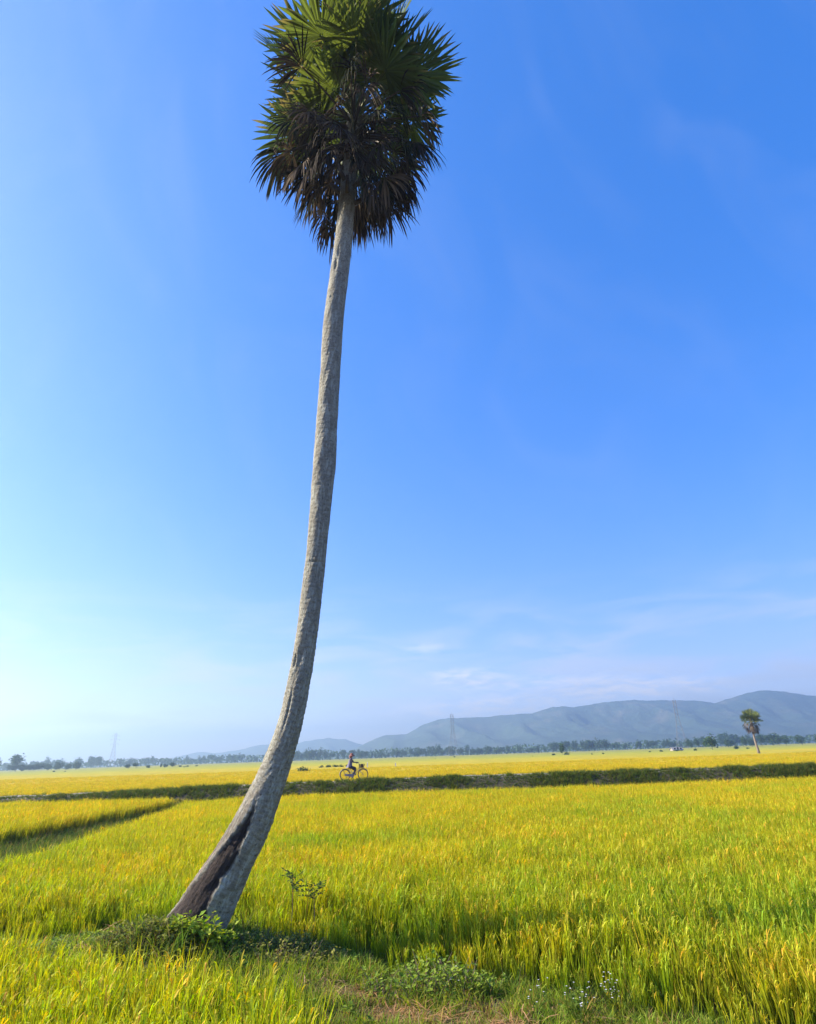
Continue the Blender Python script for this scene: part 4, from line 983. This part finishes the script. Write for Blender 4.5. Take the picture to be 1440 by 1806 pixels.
treeline(-352, -303, 8, lambda x_: 480, lambda x_: 11.5, 'large dark tree of the clump at the left edge', 'tree clump at the left edge', (0, 1, 2, 3, 4), 14)
treeline(-312, -258, 18, lambda x_: 490, lambda x_: 6.0, '{look} tree of the dark hedge row at far left', 'hedge row at far left', (0, 1, 2, 3, 4), 8)
treeline(-560, -380, 14, lambda x_: 850, lambda x_: 14., '{look} pale grey tree rising behind the left hedge row', 'pale trees behind the left hedge', jy=40)
# single trees that stand out in front
tree(1, (132.4, 286, 0), 6.8 / 8, .4, 'solitary round-crowned dark tree in the field near the small palm', 'tree', sz=.86)
tree(6, (67.6, 296, 0), 5.8 / 9.5, 1.1, 'lone thin tree standing before the tree line at centre', 'tree')
tree(9, (68.9, 292, 0), .75, 2.1, 'small dark bush at the foot of the lone thin tree', 'bush', name='bush')
tree(10, (62.0, 290, 0), .5, .6, 'tiny bush just left of the lone thin tree', 'bush', name='bush')
for i, (bx, by, s, k_, lab) in enumerate(((-170.5, 378, .42, 2, 'left one of two small round trees in the left field'), (-166.0, 378, .44, 0, 'right one of two small round trees in the left field'))):
    tree(k_, (bx, by, 0), s, i, lab, 'tree')
for i, (bx, by, s, k_) in enumerate(((-159.4, 380, .28, 1), (-157.6, 376, .5, 9), (-152.0, 380, .3, 6), (-149.5, 380, .33, 3), (-145.2, 380, .44, 4), (-139.8, 378, .6, 10), (-136, 380, .5, 11), (-131, 380, .55, 9))):
    tree(k_, (bx, by, 0), s, i, 'tiny dark tree of the scattered row in the left field', 'tree', 'scattered trees in the left field')
for i, (bx, by, s) in enumerate(((-165, 300, .3), (-176, 310, .35), (-120, 330, .3), (72, 262, .3), (77, 264, .32), (50, 275, .2), (103, 282, .35), (109, 284, .42), (116, 284, .4), (122, 280, .5), (141, 282, .65), (147, 284, .35), (9, 300, .22), (24, 400, .4))):
    tree(9 + i % 3, (bx, by, .2), s, i * 1.3, 'low dark bush at the far field edge ' + ('in the left field' if bx < -100 else 'below the centre pylon' if bx < 40 else 'near the lone thin tree' if bx < 90 else 'left of the round-crowned tree' if bx < 130 else 'right of the round-crowned tree'), 'bush', 'bushes along the far field edge', 'bush')
tree(11, (-19.4, 110, 0), .5, 0, 'small dark bush in the field right behind the palm trunk', 'bush', name='bush')
for i in range(5): tree(9 + i % 3, (-22.5 + i * 1.7, 150, 0), .42, i, 'low bush of the short row behind the cyclist', 'bush', 'short bush row behind the cyclist', 'bush')
# deep wood behind the tree line, one mass
wm = MB(); rgw = random.Random(5)
for i in range(9000):
    x_ = rgw.uniform(-760, 760); y_ = rgw.uniform(800, 980) + (100 if x_ < -150 else 0); hmax = 11 * (.55 + .6 * float(vnoise(np.array(x_ * .06), np.array(3.), 8)))
    p = Vector((x_, y_, rgw.uniform(0, 1) ** .8 * hmax)); a = Vector((rgw.gauss(0, 1), rgw.gauss(0, 1), rgw.gauss(0, .7))).normalized(); b = a.cross(Vector((rgw.gauss(0, 1), rgw.gauss(0, 1), rgw.gauss(0, 1)))).normalized(); s = rgw.uniform(1.2, 2.4); t = rgw.random()
    wm.add([p - a * s, p + b * s * .7, p + a * s, p - b * s * .7], [(0, 1, 2, 3)], tuple(TC0[i_] + (TC1[i_] - TC0[i_]) * t for i_ in range(3)))
tag(wm.build('far_wood', M['tree_leaf']), 'faint blue wood behind the tree line', 'wood', kind='stuff')

def pylon(loc, h, rz, label):
    root = empty('pylon', loc, rz); tag(root, label, 'pylon', 'power line pylons')
    body_ = MB(); w0, w1 = h * .11, h * .026; t_ = .10
    def hw(z): return w0 + (w1 - w0) * min(1, z / (h * .62)) ** .8 if z < h * .62 else w1
    zs = [0, .12, .24, .34, .43, .51, .58, .64, .72, .80, .88, .96]
    for sx, sy in ((1, 1), (1, -1), (-1, 1), (-1, -1)):
        body_.tube([(sx * hw(z * h), sy * hw(z * h), z * h) for z in zs] , t_, 4)
    for a, b in zip(zs[:-1], zs[1:]):
        wa, wb = hw(a * h), hw(b * h)
        for s in (-1, 1):
            body_.tube([(-wa, s * wa, a * h), (wb, s * wb, b * h)], t_ * .6, 3); body_.tube([(wa, s * wa, a * h), (-wb, s * wb, b * h)], t_ * .6, 3)
            body_.tube([(s * wa, -wa, a * h), (s * wb, wb, b * h)], t_ * .6, 3); body_.tube([(-wb, s * wb, b * h), (wb, s * wb, b * h)], t_ * .6, 3)
    body_.tube([(0, 0, .95 * h), (0, 0, h)], t_, 4); body_.build('lattice', M['steel'], root)
    for z, l in ((.66, .11), (.78, .13), (.90, .10)):
        for s in (-1, 1):
            a_ = MB(); a_.tube([(s * w1, 0, z * h), (s * l * h, 0, z * h + .3)], t_ * .8, 4); a_.tube([(s * w1, 0, (z + .045) * h), (s * l * h, 0, z * h + .3)], t_ * .7, 4); ar = a_.build('cross_arm', M['steel'], root)
            i_ = MB(); i_.tube([(s * l * h, 0, z * h + .3), (s * l * h, 0, z * h - 1.6)], .1, 5); i_.build('insulator', M['steel'], ar)
pylon((-406.4, 850, 0), 44, .5, 'lattice power pylon standing alone at far left of the plain')
pylon((37.8, 640, 0), 42, 1.1, 'lattice power pylon in front of the mountain near the centre')
pylon((234.1, 560, 0), 43, 1.0, 'faint lattice power pylon left of the small palm')
for px_, py_, lab, hh in ((-9.5, 124, 'white marker post in the golden field right of the cyclist', 1.42), (-4.1, 125, 'second shorter white marker post further right in the golden field', 1.15)):
    pm2 = MB(); pm2.box((0, 0, hh / 2), (.2, .2, hh)); pm2.add([(-.1, -.1, hh), (.1, -.1, hh), (.1, .1, hh), (-.1, .1, hh), (0, 0, hh + .1)], [(0, 1, 4), (1, 2, 4), (2, 3, 4), (3, 0, 4)])
    tag(pm2.build('marker_post', M['white_paint'], None, False, (px_, py_, 0)), lab, 'post')
mt_tile = mat_plain('pale_sheet_roof', (.26, .25, .24), .5); mt_wall = mat_plain('limewashed_wall', (.30, .27, .22), .8); mt_dark = mat_plain('dark_opening', (.03, .03, .03), .8)
def house(loc, rz, w, d, h, label, roofm):
    root = empty('farmhouse', loc, rz); tag(root, label, 'house')
    wl = MB(); wl.add([(-w / 2, -d / 2, 0), (w / 2, -d / 2, 0), (w / 2, d / 2, 0), (-w / 2, d / 2, 0), (-w / 2, -d / 2, h), (w / 2, -d / 2, h), (w / 2, d / 2, h), (-w / 2, d / 2, h), (-w / 2, 0, h + d * .3), (w / 2, 0, h + d * .3)],
        [(0, 1, 5, 4), (1, 2, 6, 9, 5), (2, 3, 7, 6), (3, 0, 4, 8, 7)]); wl.build('wall', mt_wall, root)
    rf = MB()
    for s in (-1, 1): rf.add([(-w / 2 - .3, s * (d / 2 + .4), h - .2), (w / 2 + .3, s * (d / 2 + .4), h - .2), (w / 2 + .3, 0, h + d * .3 + .08), (-w / 2 - .3, 0, h + d * .3 + .08)], [(0, 1, 2, 3)])
    o = rf.build('roof', roofm, root); sm_ = o.modifiers.new('thick', 'SOLIDIFY'); sm_.thickness = .1
    dm = MB(); dm.box((0, -d / 2 - .02, 1.0), (.9, .06, 2.0)); dm.build('door', mt_dark, root)
    for s in (-1, 1):
        wmn = MB(); wmn.box((s * w * .3, -d / 2 - .02, 1.4), (.9, .06, .9)); wmn.build('window', mt_dark, root)
house((127.0, 312, 0), .1, 5, 3.0, 1.1, 'low farmhouse with pale roof left of the round-crowned tree', mt_tile)

# ------------------------------------------------------------------ haze
hz = bpy.data.meshes.new('haze'); bmh = bmesh.new(); bmesh.ops.create_cube(bmh, size=1.0); bmh.to_mesh(hz); bmh.free()
ho = link('haze', hz, None, (0, 2200, 105)); ho.scale = (9000, 5200, 212); tag(ho, kind='stuff')
m, nt = newmat('haze_air')
pv = nd(nt, 'ShaderNodeVolumePrincipled', {'Color': (.55, .79, 1.0, 1), 'Density': .0005, 'Anisotropy': .5})
o = nd(nt, 'ShaderNodeOutputMaterial'); nt.links.new(pv.outputs[0], o.inputs['Volume']); hz.materials.append(m)
